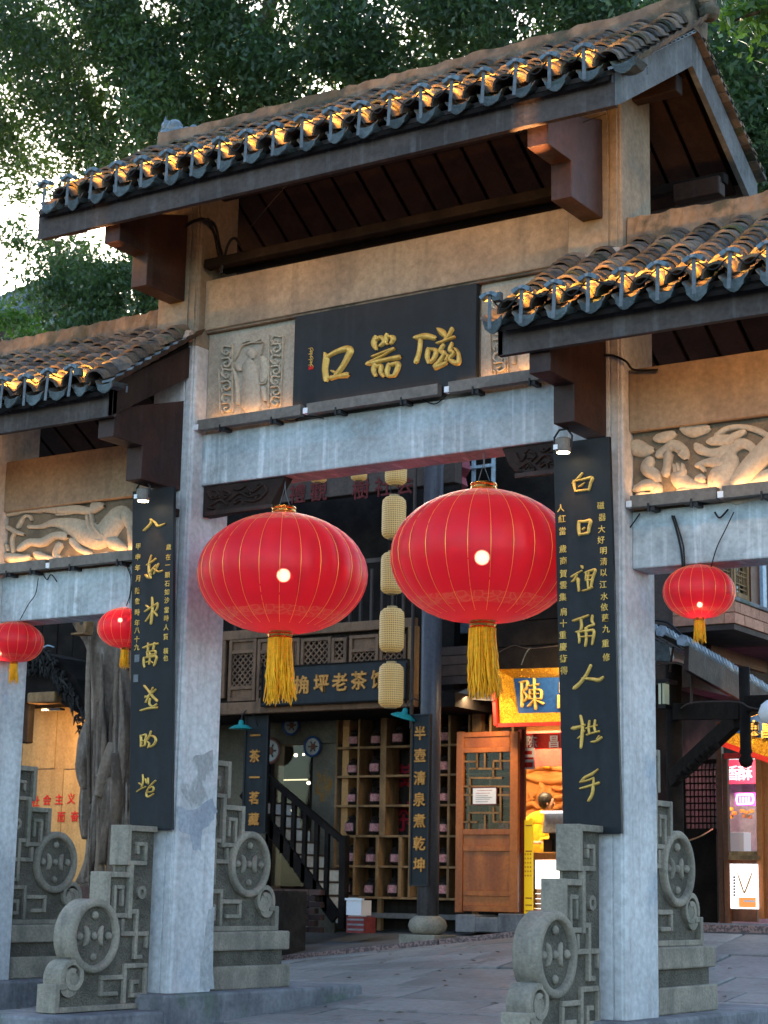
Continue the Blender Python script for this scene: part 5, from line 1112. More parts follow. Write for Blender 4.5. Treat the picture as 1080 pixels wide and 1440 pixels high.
pxb('counter_top', mat('pale_counter_wood', (.5, .25, .1), (.42, .2, .08), .5, 5, bump=.05), co, 750, 1199, 870, 1209, 9.5, .6, .003); pxb('lit_front', glow('lit_counter_front', (1, .97, .9), .5), co, 753, 1210, 868, 1284, 9.53, .5)
sx = thing('box_stack', at(751, 1284, Y=9.4), 'stack of small brown cartons beside the counter', 'boxes')
for k in range(5): pxb('carton', 'lattice2', sx, 746.5+k % 2*.6, 1250+7*k, 755, 1256.2+7*k, 9.38, .14)
ys = thing('standing_banner', at(742, 1287, Y=YF+.1), 'tall yellow standing price banner at the shop door', 'banner'); YEB = glow('yellow_banner_print', (.95, .62, .02), .08)
pxb('banner_sheet', YEB, ys, 733.5, 1153, 749, 1288, YF+.1, .02)
for r in range(6):
    for k in range(3): pxb('print_dot', 'orangeprint', ys, 738+3.6*k, 1200+6*r, 739.6+3.6*k, 1202.5+6*r, YF+.096, .003)
for y in (1160, 1196, 1262, 1272, 1280): pxb('print_line', 'orangeprint', ys, 739, y, 748, y+1.8, YF+.096, .003)
rg = thing('cash_register', at(780, 1198, Y=9.6), 'grey cash register screen on the shop counter', 'cash register')
c = at(783, 1158, Y=9.65); MB().prism([(9.60, c.z-.12), (9.66, c.z+.13), (9.72, c.z+.13), (9.68, c.z-.12)], 'x', at(762, 1158, Y=9.6).x, at(806, 1158, Y=9.6).x).build('screen', 'greyplastic', rg, bevel=.01)
pxb('stand', 'blackplastic', rg, 772, 1168, 784, 1198, 9.66, .08); pxb('printer', 'blackplastic', rg, 764, 1180, 776, 1198, 9.62, .15); MB().box(at(760, 1158, Y=9.6).x, at(806, 1158, Y=9.6).x, 9.60, 9.74, c.z+.131, c.z+.155).build('lit_screen_top', glow('lit_screen', (.95, .97, 1), .4), rg)
# shop assistant, standing behind the counter and looking down to the right
def person():
    f0 = fl; hx, hz = at(771, 1131, Y=10.2).x, at(771, 1131, Y=10.2).z; Y0 = 10.2; H = hz+.11-f0
    t = thing('person', (hx, Y0, f0), 'shop assistant in a yellow jacket bending over the cash register', 'person')
    x, y = hx-.10, Y0
    pts = [(x, y, f0+H*.53), (x, y, f0+H*.64), (x+.02, y, f0+H*.76), (x+.05, y-.01, f0+H*.83), (x+.075, y-.03, f0+H*.875), (x+.10, y-.04, f0+H*.93),
           (x-.09, y, f0+H*.50), (x-.09, y, f0+H*.28), (x-.09, y+.01, f0+.08), (x-.09, y-.13, f0+.03), (x+.09, y, f0+H*.50), (x+.10, y, f0+H*.28), (x+.10, y+.01, f0+.08), (x+.10, y-.13, f0+.03),
           (x-.17, y-.02, f0+H*.80), (x-.20, y-.10, f0+H*.64), (x-.02, y-.28, f0+H*.60), (x+.06, y-.32, f0+H*.60), (x+.22, y-.0, f0+H*.80), (x+.28, y-.12, f0+H*.65), (x+.20, y-.30, f0+H*.62), (x+.17, y-.36, f0+H*.62)]
    ed = [(0, 1), (1, 2), (2, 3), (3, 4), (4, 5), (0, 6), (6, 7), (7, 8), (8, 9), (0, 10), (10, 11), (11, 12), (12, 13), (3, 14), (14, 15), (15, 16), (16, 17), (3, 18), (18, 19), (19, 20), (20, 21)]
    body = [bpy.data.meshes.new('body')]; me = body[0]; me.from_pydata([tuple(p) for p in pts], ed, []); o = bpy.data.objects.new('body', me); COL.objects.link(o)
    bpy.context.view_layer.objects.active = o; o.modifiers.new('skin', 'SKIN')
    rad = [.15, .145, .16, .10, .055, .085, .095, .07, .05, .04, .095, .07, .05, .04, .065, .052, .036, .03, .065, .052, .036, .03]
    if me.skin_vertices:
        for i, r in enumerate(rad): me.skin_vertices[0].data[i].radius = (r, r*.8 if i in (0, 1, 2) else r)
        me.skin_vertices[0].data[0].use_root = True
    s2 = o.modifiers.new('sub', 'SUBSURF'); s2.levels = 2; s2.render_levels = 2; me.materials.append(M['yellowcloth']); put(o, t)
    hc = Vector((x+.115, y-.05, f0+H*.935))
    hd = MB(); hd.lathe(hc, [(.02, -.12), (.055, -.10), (.075, -.05), (.082, .0), (.08, .05), (.055, .09), (.01, .108)], 16); hd.lathe(hc+Vector((.068, .045, -.01)), [(.001, -.02), (.014, -.012), (.012, .01), (.001, .02)], 8)
    hd.lathe(hc+Vector((.035, -.072, -.01)), [(.001, -.03), (.015, -.01), (.015, .015), (.001, .03)], 8); hd.build('head', 'skin', t, smooth=True)
    MB().lathe(hc+Vector((-.022, -.022, .025)), [(.05, -.10), (.080, -.06), (.097, .0), (.097, .05), (.070, .095), (.03, .112), (.001, .112)], 14).build('hair', 'hair', t, smooth=True)
    lg = MB()
    for s in (-1, 1): lg.tube([(x+s*.09, y, f0+H*.52), (x+s*.095, y, f0+H*.28), (x+s*.095, y+.01, f0+.06)], [.11, .085, .065], 12)
    lg.build('trousers', 'trousers', t, smooth=True)
    for px_, py_ in ((x+.10, y-.34), (x+.19, y-.39)):
        hm = MB(); hm.lathe((px_, py_, f0+H*.60), [(.01, -.02), (.034, -.012), (.036, .012), (.01, .02)], 8)
        for k in range(4): hm.tube([(px_-.024+.016*k, py_-.02, f0+H*.60), (px_-.024+.016*k, py_-.06, f0+H*.60), (px_-.022+.015*k, py_-.085+abs(k-1.5)*.006, f0+H*.585)], [.009, .008, .006], 6)
        hm.tube([(px_+.03, py_-.0, f0+H*.6), (px_+.05, py_-.035, f0+H*.597), (px_+.045, py_-.06, f0+H*.59)], [.01, .009, .007], 6); hm.build('hand', 'skin', t, smooth=True)
person()
# the open door leaf
dl = thing('door_leaf', at(684, 1284, Y=YF-.15), 'varnished wooden door leaf with lattice glazing, standing left of the lit shop', 'door')
YD = YF-.19
for q in ((641, 1029, 651, 1283), (717, 1029, 728, 1283)): pxb('stile', 'doorwood', dl, *q, YD, .05, .004, .004)
for q in ((651, 1029, 717, 1036), (651, 1051, 717, 1058), (651, 1166, 717, 1174), (651, 1190, 717, 1197), (651, 1253, 717, 1260), (651, 1274, 717, 1282)): pxb('rail', 'doorwood', dl, *q, YD, .048, .004, .002)
for q in ((651, 1036, 717, 1051), (651, 1174, 717, 1190), (651, 1197, 717, 1253), (651, 1260, 717, 1274)): pxb('door_panel', 'doorwood', dl, *q, YD+.014, .02, .004)
pxb('pane', 'glass', dl, 651, 1058, 717, 1166, YD+.03, .005)
lt = MB()
def ln(x0, y0, x1, y1):
    a = at(x0, y0, Y=YD+.015); b = at(x1, y1, Y=YD+.015); lt.bar(a, b, .022, .014, (0, 1, 0))
for q in ((651, 1071, 671, 1071), (671, 1058, 671, 1082), (660, 1081, 706, 1081), (682, 1058, 682, 1080), (694, 1070, 717, 1070), (704, 1058, 704, 1081), (694, 1070, 694, 1094), (661, 1094, 706, 1094), (661, 1094, 661, 1132), (651, 1106, 717, 1106), (700, 1118, 717, 1118), (651, 1118, 665, 1118),
          (660, 1143, 704, 1143), (660, 1143, 660, 1166), (694, 1134, 694, 1156), (694, 1156, 717, 1156), (682, 1146, 682, 1166), (651, 1156, 671, 1156), (704, 1106, 704, 1156)): ln(*q)
lt.build('lattice_bars', 'lattice2', dl)
nt_ = thing('paper_notice', at(681, 1131, Y=YD), 'white printed notice with red border stuck on the door glass', 'notice'); pxb('sheet', 'paper', nt_, 665, 1107, 698, 1131, YD-.002, .004); 
for q in ((664, 1106.5, 699, 1108), (664, 1130.5, 699, 1132), (697.5, 1107, 699, 1131)): pxb('border', 'darkred', nt_, *q, YD-.004, .003)
for k, y in enumerate((1111, 1115, 1118.5, 1121, 1123.5, 1127)): pxb('print_line', 'jarlabel' if k < 2 else 'greyplastic', nt_, 669+(k == 0)*2, y, 692-(k % 3)*3, y+.9, YD-.003, .001)
jm = thing('door_jamb', at(731, 1285, Y=YF), 'narrow dark red and steel jamb between door leaf and shop opening', 'door frame'); pxb('red_jamb', 'darkred', jm, 728, 1026, 733, 1286, YF-.02, .08); pxb('steel_edge', 'steel', jm, 730.5, 1200, 732, 1284, YF-.03, .008)
pst = thing('timber_post', at(671, 1028, Y=YF), 'short pale timber post rising above the door leaf', 'post'); pxb('post', 'lattice2', pst, 664, 985, 677, 1029, YF-.02, .1, .005)
stn = thing('shop_threshold', at(720, 1310, Y=YF-.3), 'rough grey stone blocks under the shop front', 'stone step')
for q in ((640, 1286, 668, 1311), (668, 1290, 700, 1311), (700, 1285, 735, 1312), (735, 1287, 800, 1312), (800, 1287, 900, 1312)): pxb('stone_block', 'step', stn, *q, YF-.35, .5, .012)
# gold sign
gs = thing('gold_shop_sign', at(780, 1018, Y=YF-.35), 'gold framed blue shop sign with raised characters over the snack shop', 'sign')
YG = YF-.35; G = lambda x, y, d: at(x, y, Y=YG-d)
GOLDF = mat('glittering_gold_leaf', (.85, .45, .04), (.55, .22, .01), .3, 60, bump=1.2, bscale=70, metal=.8)
inn = [G(722, 954, .0), G(880, 950, .0), G(872, 1000, .0), G(729, 1003, .0)]; out = [G(700, 941, .14), G(905, 936, .14), G(893, 1012, .05), G(703, 1017, .05)]; bk = [p+Vector((0, .1, 0)) for p in out]
MB().add(inn+out, [(0, 1, 5, 4), (1, 2, 6, 5), (2, 3, 7, 6), (3, 0, 4, 7)]).build('gilt_frame', GOLDF, gs)
MB().add(inn+[p+Vector((0, .05, 0)) for p in inn], [(0, 3, 2, 1), (4, 5, 6, 7)]).build('blue_panel', 'blue', gs)
MB().bar(G(694, 941, .12), G(699, 1020, .05), .05, .06).bar(G(699, 1020, .05), G(895, 1015, .05), .05, .045).build('red_edge', 'red', gs)
for ch, x, y in (('昌', 799, 977), ('銀', 845, 975)): glyph(ch, 'gold', gs, G(x, y, .01), .345, ext=.02, bold=.01)
strokes(MB(), [[(672,598,22),(730,592,26),(724,650,22),(692,674,16)],[(684,604,22),(686,700,24),(688,800,26)],[(705,680,16),(732,722,20),(704,762,16)],[(750,628,18),(830,614,20)],[(790,570,22),(795,700,20),(803,822,22)],
 [(755,660,16),(752,738,18)],[(757,662,14),(845,665,22),(848,735,20)],[(760,697,12),(835,695,12)],[(760,738,14),(840,735,14)],[(788,748,16),(745,798,24)],[(808,748,16),(866,778,28)]], lambda a, b: G(620+a/6, 860+b/6, .004), .035, k=5).build('character', 'gold', gs, smooth=True)
light('sign_light', 'AREA', tuple(G(790, 930, .45)), 7, (1, .72, .35), gs, .9, .05, aim=tuple(G(790, 985, 0)))
# dark slatted front above the sign
lv = thing('slatted_front', at(780, 940, Y=YF-.1), 'blackened horizontal boards above the gold sign with thin wires', 'wall')
for k in range(7): pxb('wall_board', 'blackwood', lv, 668, 690+36*k, 905, 724.5+36*k, YF-.1+.01*(k % 2), .06)
cable([at(700, 918, Y=YF-.2), at(722, 908, Y=YF-.2), at(745, 912, Y=YF-.2), at(785, 908, Y=YF-.2)], .006, m='oldwood', parent=lv); cable([at(733, 935, Y=YF-.2), at(740, 918, Y=YF-.2), at(746, 911, Y=YF-.2)], .006, m='steel', parent=lv)
aw = thing('plank_awning', at(660, 960, Y=YF-.2), 'brown plank awning between the pillar and the gold sign', 'awning')
for k, (y0, y1) in enumerate(((908, 921), (921, 934), (934, 950), (950, 962))): pxb('awning_board', 'oldwood', aw, 616, y0, 700, y1-1, YF-.05-.04*k, .05)
ml = thing('metal_lamp', at(662, 975, Y=YF-.7), 'wide polished metal lamp reflector glowing under the awning', 'lamp'); c = at(663, 976, Y=YF-.55)
MB().add([tuple(c+Vector(p)) for p in ((-.36, 0, -.03), (.28, .05, -.09), (.24, .35, .10), (-.10, .35, .17))], [(0, 1, 2, 3)]).build('reflector', mat('polished_reflector', (.55, .5, .48), None, .35, metal=.9, bump=0), ml); light('reflector_light', 'AREA', tuple(c+Vector((.1, -.15, -.05))), 5, (1, .72, .4), ml, .25, .1, aim=tuple(c+Vector((.15, .25, -1.2))))
rl = thing('balcony_railing', at(640, 890, Y=9.6), 'pale blue metal railing on the dark upper floor behind the right red lantern', 'railing')
pxb('handrail', 'fence', rl, 614, 876, 700, 890, 9.6, .05); pxb('lower_rail', 'fence', rl, 640, 655, 690, 659, 9.6, .04)
for x in (608, 633, 662, 690): pxb('post', 'fence', rl, x, 640, x+4, 905, 9.66, .04)
ub = thing('upper_storey', at(650, 900, Y=10), 'dark upper storey wall behind the pale blue railing', 'wall'); pxb('wall_panel', 'blackwood', ub, 590, 560, 960, 1000, 10.1, .1)
pk = thing('pink_cloth', at(645, 690, Y=9.4), 'crumpled pink cloth hanging from the pale railing under the beam', 'cloth'); a = at(632, 652, Y=9.4)
MB().add([tuple(at(x, y, Y=9.4+d)) for x, y, d in ((632, 652, 0), (660, 648, .1), (662, 660, -.05), (655, 672, .08), (658, 684, 0), (650, 690, .06), (642, 676, -.04), (637, 668, .05))], [(0, 1, 2), (0, 2, 3), (0, 3, 7), (3, 6, 7), (3, 4, 6), (4, 5, 6)]).build('cloth', mat('pink_cloth', (.45, .12, .16), (.35, .09, .12), .8, 6), pk)
# ------------------------------------------------------------------ building on the right, along the side street
rb = thing('corner_shop_house', at(1000, 1300, X=1.6), 'dark timber corner shop house with grey tiled lean-to seen through the right bay', 'shop house')
XR = 1.55
pxb('dark_wall', 'blackwood', rb, 905, 900, 1120, 1300, 10.6, .1)
B('side_wall', 'blackwood', rb, XR-.7, XR-.6, 6.5, 12.5, .7, 3.2)
# lean-to roof with its rake edge towards the gate
A = at(962, 905, X=2.1); Bq = at(1120, 998, X=2.1)
rk = (Bq-A); 
MB().add([tuple(A+Vector(p)) for p in ((0, 0, -.04), (0, 0, .0), (-1.3, 0, .62), (-1.3, 0, .58))]+[tuple(Bq+Vector(p)) for p in ((0, 0, -.04), (0, 0, 0), (-1.3, 0, .62), (-1.3, 0, .58))],
         [(0, 1, 2, 3), (7, 6, 5, 4), (0, 4, 5, 1), (1, 5, 6, 2), (2, 6, 7, 3), (3, 7, 4, 0)]).build('lean_to_deck', 'blackwood', rb)
MB().bar(A+Vector((.02, 0, -.14)), Bq+Vector((.02, 0, -.14)), .05, .24).build('rake_board', 'darkwood', rb, bevel=.005)
L_ = rk.length; n = 34
for r in range(6):
    off = Vector((-.02-.215*r, 0, .035+.100*r))
    for k in range(n):
        p = A+rk*(k/n)+off+Vector((0, 0, random.uniform(-.004, .004))); q = A+rk*((k+1.25)/n)+off+Vector((0, 0, -.022))
        MB().tube([p, q], [.062, .056], 6).build('ridge_course_tile', 'rooftilefar', rb) if r < 3 else None
# timbers
c0 = at(948, 1000, Y=6.6); 
def post(x, y0, y1, Y, r, nm='post', m='blackwood'):
    a = at(x, y0, Y=Y); b = at(x, y1, Y=Y); return MB().tube([a, Vector((a.x, a.y, b.z))], r, 14).build(nm, m, rb, smooth=True)
post(947, 930, 1300, 6.3, .085); 
a = at(1047, 968, Y=5.2); b = at(1047, 1062, Y=5.2)
MB().lathe((a.x, 5.2, 0), [(.005, b.z-.12), (.05, b.z-.10), (.07, b.z-.05), (.045, b.z+.0), (.062, b.z+.03), (.052, b.z+.06), (.052, a.z+.2)], 18).build('hanging_post', 'blackwood', rb, smooth=True)
MB().bar(at(952, 1001, Y=6.2), at(1045, 999, Y=5.2), .10, .17).build('tie_beam', 'blackwood', rb, bevel=.006)
MB().bar(at(1047, 990, Y=5.2), at(1110, 988, Y=5.2), .10, .15).build('tie_beam', 'blackwood', rb, bevel=.006)
s0, s1 = at(945, 1096, Y=6.1), at(1036, 1012, Y=5.3); MB().bar(s0, s1, .08, .17).build('carved_strut', 'blackwood', rb, bevel=.006)
sc_ = MB()
for k in range(9):
    p = s0.lerp(s1, .15+.07*k)+Vector((.0, -.06, -.08)); sc_.lathe(p, [(.001, -.045), (.05, -.01), (.04, .03), (.001, .045)], 8)
sc_.build('strut_carving', 'blackwood', rb, smooth=True)
# upper floor
def XB(nm, m, x0, y0, x1, y1, X, dep=.05, bevel=0, parent=None): return pxbX(nm, m, parent or rb, x0, y0, x1, y1, X, dep, bevel)
a = at(975, 760, X=1.25); MB().box(.2, 1.2, a.y, 13, 3.2, 6.0).build('upper_wall', 'oldwood', rb)
for i, (x0, x1) in enumerate(((988, 1007), (1010, 1031), (1033, 1054))):
    ya, yb_ = at(x0, 830, X=1.3).y, at(x1, 830, X=1.3).y; zt, zb_ = at(x0, 780, X=1.3).z, 4.02
    o = bpy.data.objects.new('casement', None); COL.objects.link(o); o.location = (1.3, ya, zb_); put(o, rb)
    mb = MB(); mb.box(1.24, 1.30, ya, ya+.05, zb_, zt).box(1.24, 1.30, yb_-.05, yb_, zb_, zt).box(1.241, 1.299, ya+.05, yb_-.05, zt-.06, zt).box(1.241, 1.299, ya+.05, yb_-.05, zb_, zb_+.05).box(1.241, 1.299, ya+.05, yb_-.05, zb_+.3, zb_+.36)
    mb.build('casement_frame', 'lattice2', o, bevel=.004); B('casement_panel', 'lattice2', o, 1.25, 1.27, ya+.05, yb_-.05, zb_+.05, zb_+.3)
    lt = MB(); W_ = yb_-ya-.1
    for k in range(1, 5): lt.box(1.268, 1.284, ya+.05+W_*k/5-.006, ya+.05+W_*k/5+.006, zb_+.36+(.1 if k % 2 else .0), zt-.06-(.12 if k == 3 else 0))
    for k in range(1, 7): z = zb_+.36+(zt-zb_-.42)*k/7; lt.box(1.267, 1.285, ya+.05+(W_*.4 if k % 2 else 0), yb_-.05-(W_*.4 if k % 3 == 0 else 0), z-.006, z+.006)
    lt.build('lattice_bars', 'lattice2', o); B('pane', 'glass', o, 1.255, 1.26, ya+.05, yb_-.05, zb_+.36, zt-.06)
XB('dark_shutter', 'doorwood2', 1056, 760, 1070, 872, 1.32, .05); XB('white_post', 'fence', 1073, 760, 1078, 885, 1.36, .05)
pl = thing('brick_planter', at(1050, 900, X=2.0), 'salmon brick balcony parapet jutting out above the grey lean-to roof', 'parapet')
y0_ = at(1034, 880, X=1.95).y; zp = at(1034, 876, X=1.95).z
B('slab', 'oldwood', pl, 1.2, 1.93, y0_+.02, 13, zp-.06, zp-.004)
for r in range(2):
    for k in range(20): B('brick', 'orangebrick', pl, 1.83, 1.95+random.uniform(-.004, .004), y0_+.265*k-(.12 if r else 0)+.004+(.12 if r and k == 0 else 0), y0_+.265*(k+1)-(.12 if r else 0)-.004, zp+.115*r+.003, zp+.115*(r+1)-.004, .004)
for r in range(2):
    for k in range(2): B('brick', 'orangebrick', pl, 1.83-.29*(k+1)+.006, 1.83-.29*k-.004, y0_, y0_+.1, zp+.115*r+.003, zp+.115*(r+1)-.004, .004)
B('coping', 'step', pl, 1.80, 1.97, y0_-.01, 13, zp+.232, zp+.275, .01)
XB('brown_soffit_wall', 'doorwood2', 1000, 880, 1078, 935, 1.25, .05)
# ground floor front: open door leaf, glazed snack window, light box
XW = 1.55
fr_ = thing('lattice_door', at(985, 1300, X=XW), 'blackened open door leaf with small square lattice, right of the rear drum stone', 'door')
def FB(nm, m, x0, y0, x1, y1, Y=7.2, dep=.05, p=fr_): return pxb(nm, m, p, x0, y0, x1, y1, Y, dep, .003)
FB('stile', 'blackwood', 960, 1070, 965, 1300); FB('lower_panel', 'blackwood', 965, 1172, 1008, 1298, dep=.03); FB('rail', 'blackwood', 965, 1165, 1008, 1173); FB('rail', 'blackwood', 965, 1068, 1008, 1074)
lt = MB()
for k in range(1, 8): 
    a = at(965+5.6*k, 1074, Y=7.21); b = at(965+5.6*k, 1166, Y=7.21); lt.box(a.x-.006, a.x+.006, 7.2, 7.22, b.z, a.z)
for k in range(1, 10):
    a = at(965, 1074+9.3*k, Y=7.21); b = at(1008, 1074+9.3*k, Y=7.21); lt.box(a.x, b.x, 7.2, 7.22, a.z-.008, a.z+.008)
lt.build('lattice_bars', 'blackwood', fr_)
cs_ = thing('cord', at(960, 1180, Y=6.8), 'thin pale cord stretched beside the lattice door', 'cord'); cable([at(958, 1186, Y=6.6), at(985, 1176, Y=6.8), at(1002, 1166, Y=7.1)], .008, 'cord', 'lattice2', cs_)
wn = thing('snack_window', at(1040, 1310, Y=7.0), 'brown framed snack window glowing pink, with a white light box below', 'shop window')
def NB(nm, m, x0, y0, x1, y1, Y=7.0, dep=.06, bevel=.003): return pxb(nm, m, wn, x0, y0, x1, y1, Y, dep, bevel)
NB('post', 'doorwood2', 1009, 1015, 1016, 1298); NB('post', 'doorwood2', 1017, 1060, 1024, 1298, 6.98); NB('post', 'doorwood', 1064, 1062, 1072, 1292, 6.98); NB('panel', 'doorwood', 1072, 1062, 1110, 1292, 7.02)
NB('sill', 'lattice2', 1024, 1203, 1064, 1209, 6.9, .3); NB('lower_panel', 'doorwood2', 1024, 1208, 1064, 1296, 7.06); NB('lintel', 'red', 1018, 1058, 1110, 1066, 6.95); NB('pane', 'glass', 1024, 1066, 1064, 1203, 7.03, .006, 0)
NB('plinth_stone', 'step', 925, 1299, 1120, 1322, 6.75, 1.2, .012)
NB('back_panel', mat('grey_shop_back', (.30, .26, .27), (.22, .18, .2), .8, 4, bump=0), 1015, 1060, 1110, 1300, 8.2, .05)
NB('red_banner', glow('lit_red_banner', (.75, .02, .05), .25), 1018, 1068, 1068, 1102, 7.9, .02, 0)
for ch, x in (('香', 1030), ('酥', 1048)): glyph(ch, 'paper', wn, at(x, 1087, Y=7.88), .17)
NB('green_strip', glow('lit_green_sign', (.1, .45, .4), .15), 1022, 1060, 1062, 1068, 7.85, .02, 0)
PK = glow('pink_neon', (1, .18, .75), 1.6)
nm_ = MB(); 
for q in (((1037, 1118), (1058, 1117)), ((1037, 1131), (1058, 1130)), ((1037, 1118), (1035.5, 1124), (1037, 1131)), ((1058, 1117), (1060, 1124), (1058, 1130))): nm_.tube([at(a, b, Y=7.6) for a, b in q], .011, 6)
for x in (1041, 1045, 1049, 1053): nm_.tube([at(x, 1121, Y=7.6), at(x, 1128, Y=7.6)], .010, 6)
nm_.build('neon_tube', PK, wn); NB('neon_board', mat('magenta_board', (.35, .06, .28), None, .5, bump=0), 1034, 1115, 1062, 1133, 7.63, .01, 0)
light('neon_light', 'AREA', tuple(at(1046, 1122, Y=7.5)), 2.5, (1, .25, .7), wn, .3, .12, aim=tuple(at(1046, 1122, Y=8.2)))
light('window_lamp', 'AREA', tuple(at(1042, 1072, Y=7.4)), 8, (1, .55, .5), wn, .5, .2, aim=tuple(at(1040, 1160, Y=7.9)))
YP = mat('yellow_packets', (.7, .5, .03), (.5, .12, .03), .6, 30, bump=0)
for k, (x, y) in enumerate(((1024, 1135), (1029, 1141), (1024, 1146), (1040, 1138), (1047, 1140), (1054, 1138), (1043, 1145), (1051, 1146))): pxb('snack_packet', YP, wn, x, y, x+5, y+5, 7.7+.02*k, .05, .004)
NB('display_box', glow('lit_display', (.8, .6, .62), .08), 1026, 1170, 1046, 1200, 7.3, .2)
NB('tray', 'lattice2', 1025, 1197, 1060, 1203, 6.95, .3)
lb = thing('light_box', at(1046, 1280, Y=6.93), 'white lit box sign with a brown V-shaped snack picture and orange foot', 'light box'); pxb('lit_sheet', glow('lit_white_sheet', (1, .97, .96), .45), lb, 1027, 1215, 1064, 1278, 6.93, .05)
strokes(MB(), [[(1037, 1228, 1.5), (1041, 1240, 2.4), (1046, 1255, 2.2)], [(1058, 1226, 1.6), (1053, 1240, 2.6), (1047, 1256, 2.2)]], lambda a, b: at(a, b, Y=6.925), .004).build('snack_picture', 'orangeprint', lb)
pxb('orange_foot', glow('lit_orange_print', (.75, .22, .05), .25), lb, 1039, 1262, 1063, 1276, 6.926, .003); pxb('white_line', 'paper', lb, 1046, 1266, 1061, 1268.5, 6.922, .003)
for k in range(7): pxb('print_mark', 'darkred', lb, 1031, 1232+4.2*k, 1034, 1235+4.2*k, 6.926, .003)
sg = thing('gold_corner_sign', at(1050, 1060, Y=5.8), 'tilted gold and blue sign with red edge over the snack window', 'sign')
S4 = lambda x, y, d=0: at(x, y, Y=5.9-d)
q = [S4(1022, 1022), S4(1120, 985), S4(1100, 1040), S4(1018, 1044)]; MB().add([tuple(p) for p in (S4(1035, 1015), S4(1120, 985), S4(1085, 1068), S4(1017, 1043))]+[tuple(p+Vector((0, .08, 0))) for p in (S4(1035, 1015), S4(1120, 985), S4(1085, 1068), S4(1017, 1043))], [(0, 1, 2, 3), (7, 6, 5, 4), (0, 4, 5, 1), (1, 5, 6, 2), (2, 6, 7, 3), (3, 7, 4, 0)]).build('gilt_frame', GOLDF, sg)
MB().add([tuple(p) for p in (S4(1040, 1014, .01), S4(1110, 990, .01), S4(1090, 1042, .01), S4(1034, 1030, .01))], [(0, 1, 2, 3)]).build('blue_panel', 'blue', sg)
MB().bar(S4(1016, 1046, .03), S4(1086, 1071, .03), .05, .05).build('red_edge', 'red', sg)
for ch, x, y in (('陳', 1058, 1024), ('昌', 1080, 1028)): glyph(ch, 'gold', sg, S4(x, y, .03), .16, ext=.012, bold=.02)
light('corner_sign_light', 'AREA', tuple(S4(1050, 1000, .4)), 2, (1, .7, .35), sg, .4, .05, aim=tuple(S4(1050, 1035, 0)))
bd = thing('panelled_door', at(943, 1190, Y=7.3), 'brown panelled door partly hidden behind the right rear drum stone', 'door')
for q in ((926, 1020, 931, 1250), (950, 1020, 956, 1250), (931, 1020, 950, 1027), (931, 1042, 950, 1048)): pxb('frame', 'doorwood2', bd, *q, 7.3, .05, .004)
pxb('upper_panel', 'doorwood2', bd, 931, 1027, 950, 1042, 7.32, .02); pxb('pane', 'glass', bd, 931, 1048, 950, 1110, 7.33, .006); pxb('lower_panel', 'oldwood', bd, 931, 1110, 950, 1250, 7.32, .02)
ob = thing('orange_poster', at(959, 1125, Y=7.25), 'small orange poster on the post beside the panelled door', 'poster'); pxb('sheet', 'orangeprint', ob, 955, 1107, 963, 1127, 7.24, .01)
wl = thing('wall_lantern', at(932, 985, Y=5.9), 'small square wall lantern with pale panes behind the right column', 'lantern')
pxb('roof', 'blackplastic', wl, 922, 955, 940, 960, 5.85, .22); pxb('lit_panes', glow('pale_lantern_pane', (.45, .55, .45), .06), wl, 926, 961, 934, 990, 5.9, .12); pxb('base', 'blackplastic', wl, 925, 990, 936, 996, 5.88, .16); pxb('bar', 'blackplastic', wl, 929.5, 961, 930.7, 990, 5.89, .01)
ub2 = thing('speaker_box', at(932, 930, Y=5.8), 'pale grey outdoor loudspeaker box behind the right column', 'loudspeaker'); c = at(930, 915, Y=5.9)
MB().prism([(c.x-.12, c.z-.10), (c.x+.16, c.z-.13), (c.x+.12, c.z+.13), (c.x-.14, c.z+.10)], 'y', 5.8, 6.05).build('box', 'lamphead', ub2, bevel=.01); MB().prism([(c.x+.16, c.z-.13), (c.x+.19, c.z-.10), (c.x+.15, c.z+.14), (c.x+.12, c.z+.13)], 'y', 5.79, 6.06).build('front_rim', 'whiteplastic', ub2)
wr = thing('overhead_wires', at(940, 890, Y=5.6), 'tangle of dark overhead wires at the lean-to corner', 'cables')
for k in range(5): cable([at(920, 872+6*k, Y=5.6), at(940, 876+7*k, Y=5.5), at(958, 892+3*k, Y=5.4), at(968, 896+k, Y=5.3)], .012, parent=wr)
cable([at(942, 945, Y=5.6), at(948, 905, Y=5.5), at(958, 898, Y=5.5), at(966, 902, Y=5.4)], .012, m='oldwood', parent=wr); cable([at(926, 935, Y=5.6), at(950, 932, Y=5.5), at(965, 938, Y=5.4), at(972, 950, Y=5.4), at(972, 990, Y=5.4)], .013, m='oldwood', parent=wr)
cable([at(958, 996, Y=5.5), at(975, 988, Y=5.1), at(1035, 987, Y=5.05), at(1055, 995, Y=5.05), at(1085, 1000, Y=5.05)], .008, m='oldwood', parent=wr)
gl = thing('globe_lamp', at(1085, 1005, Y=5.0), 'white round lamp at the right picture edge under the lean-to', 'lamp'); MB().lathe(at(1083, 1003, Y=5.0), [(.001, -.11), (.08, -.08), (.11, 0), (.08, .08), (.03, .12), (.001, .12)], 16).build('globe', 'whiteplastic', gl, smooth=True)

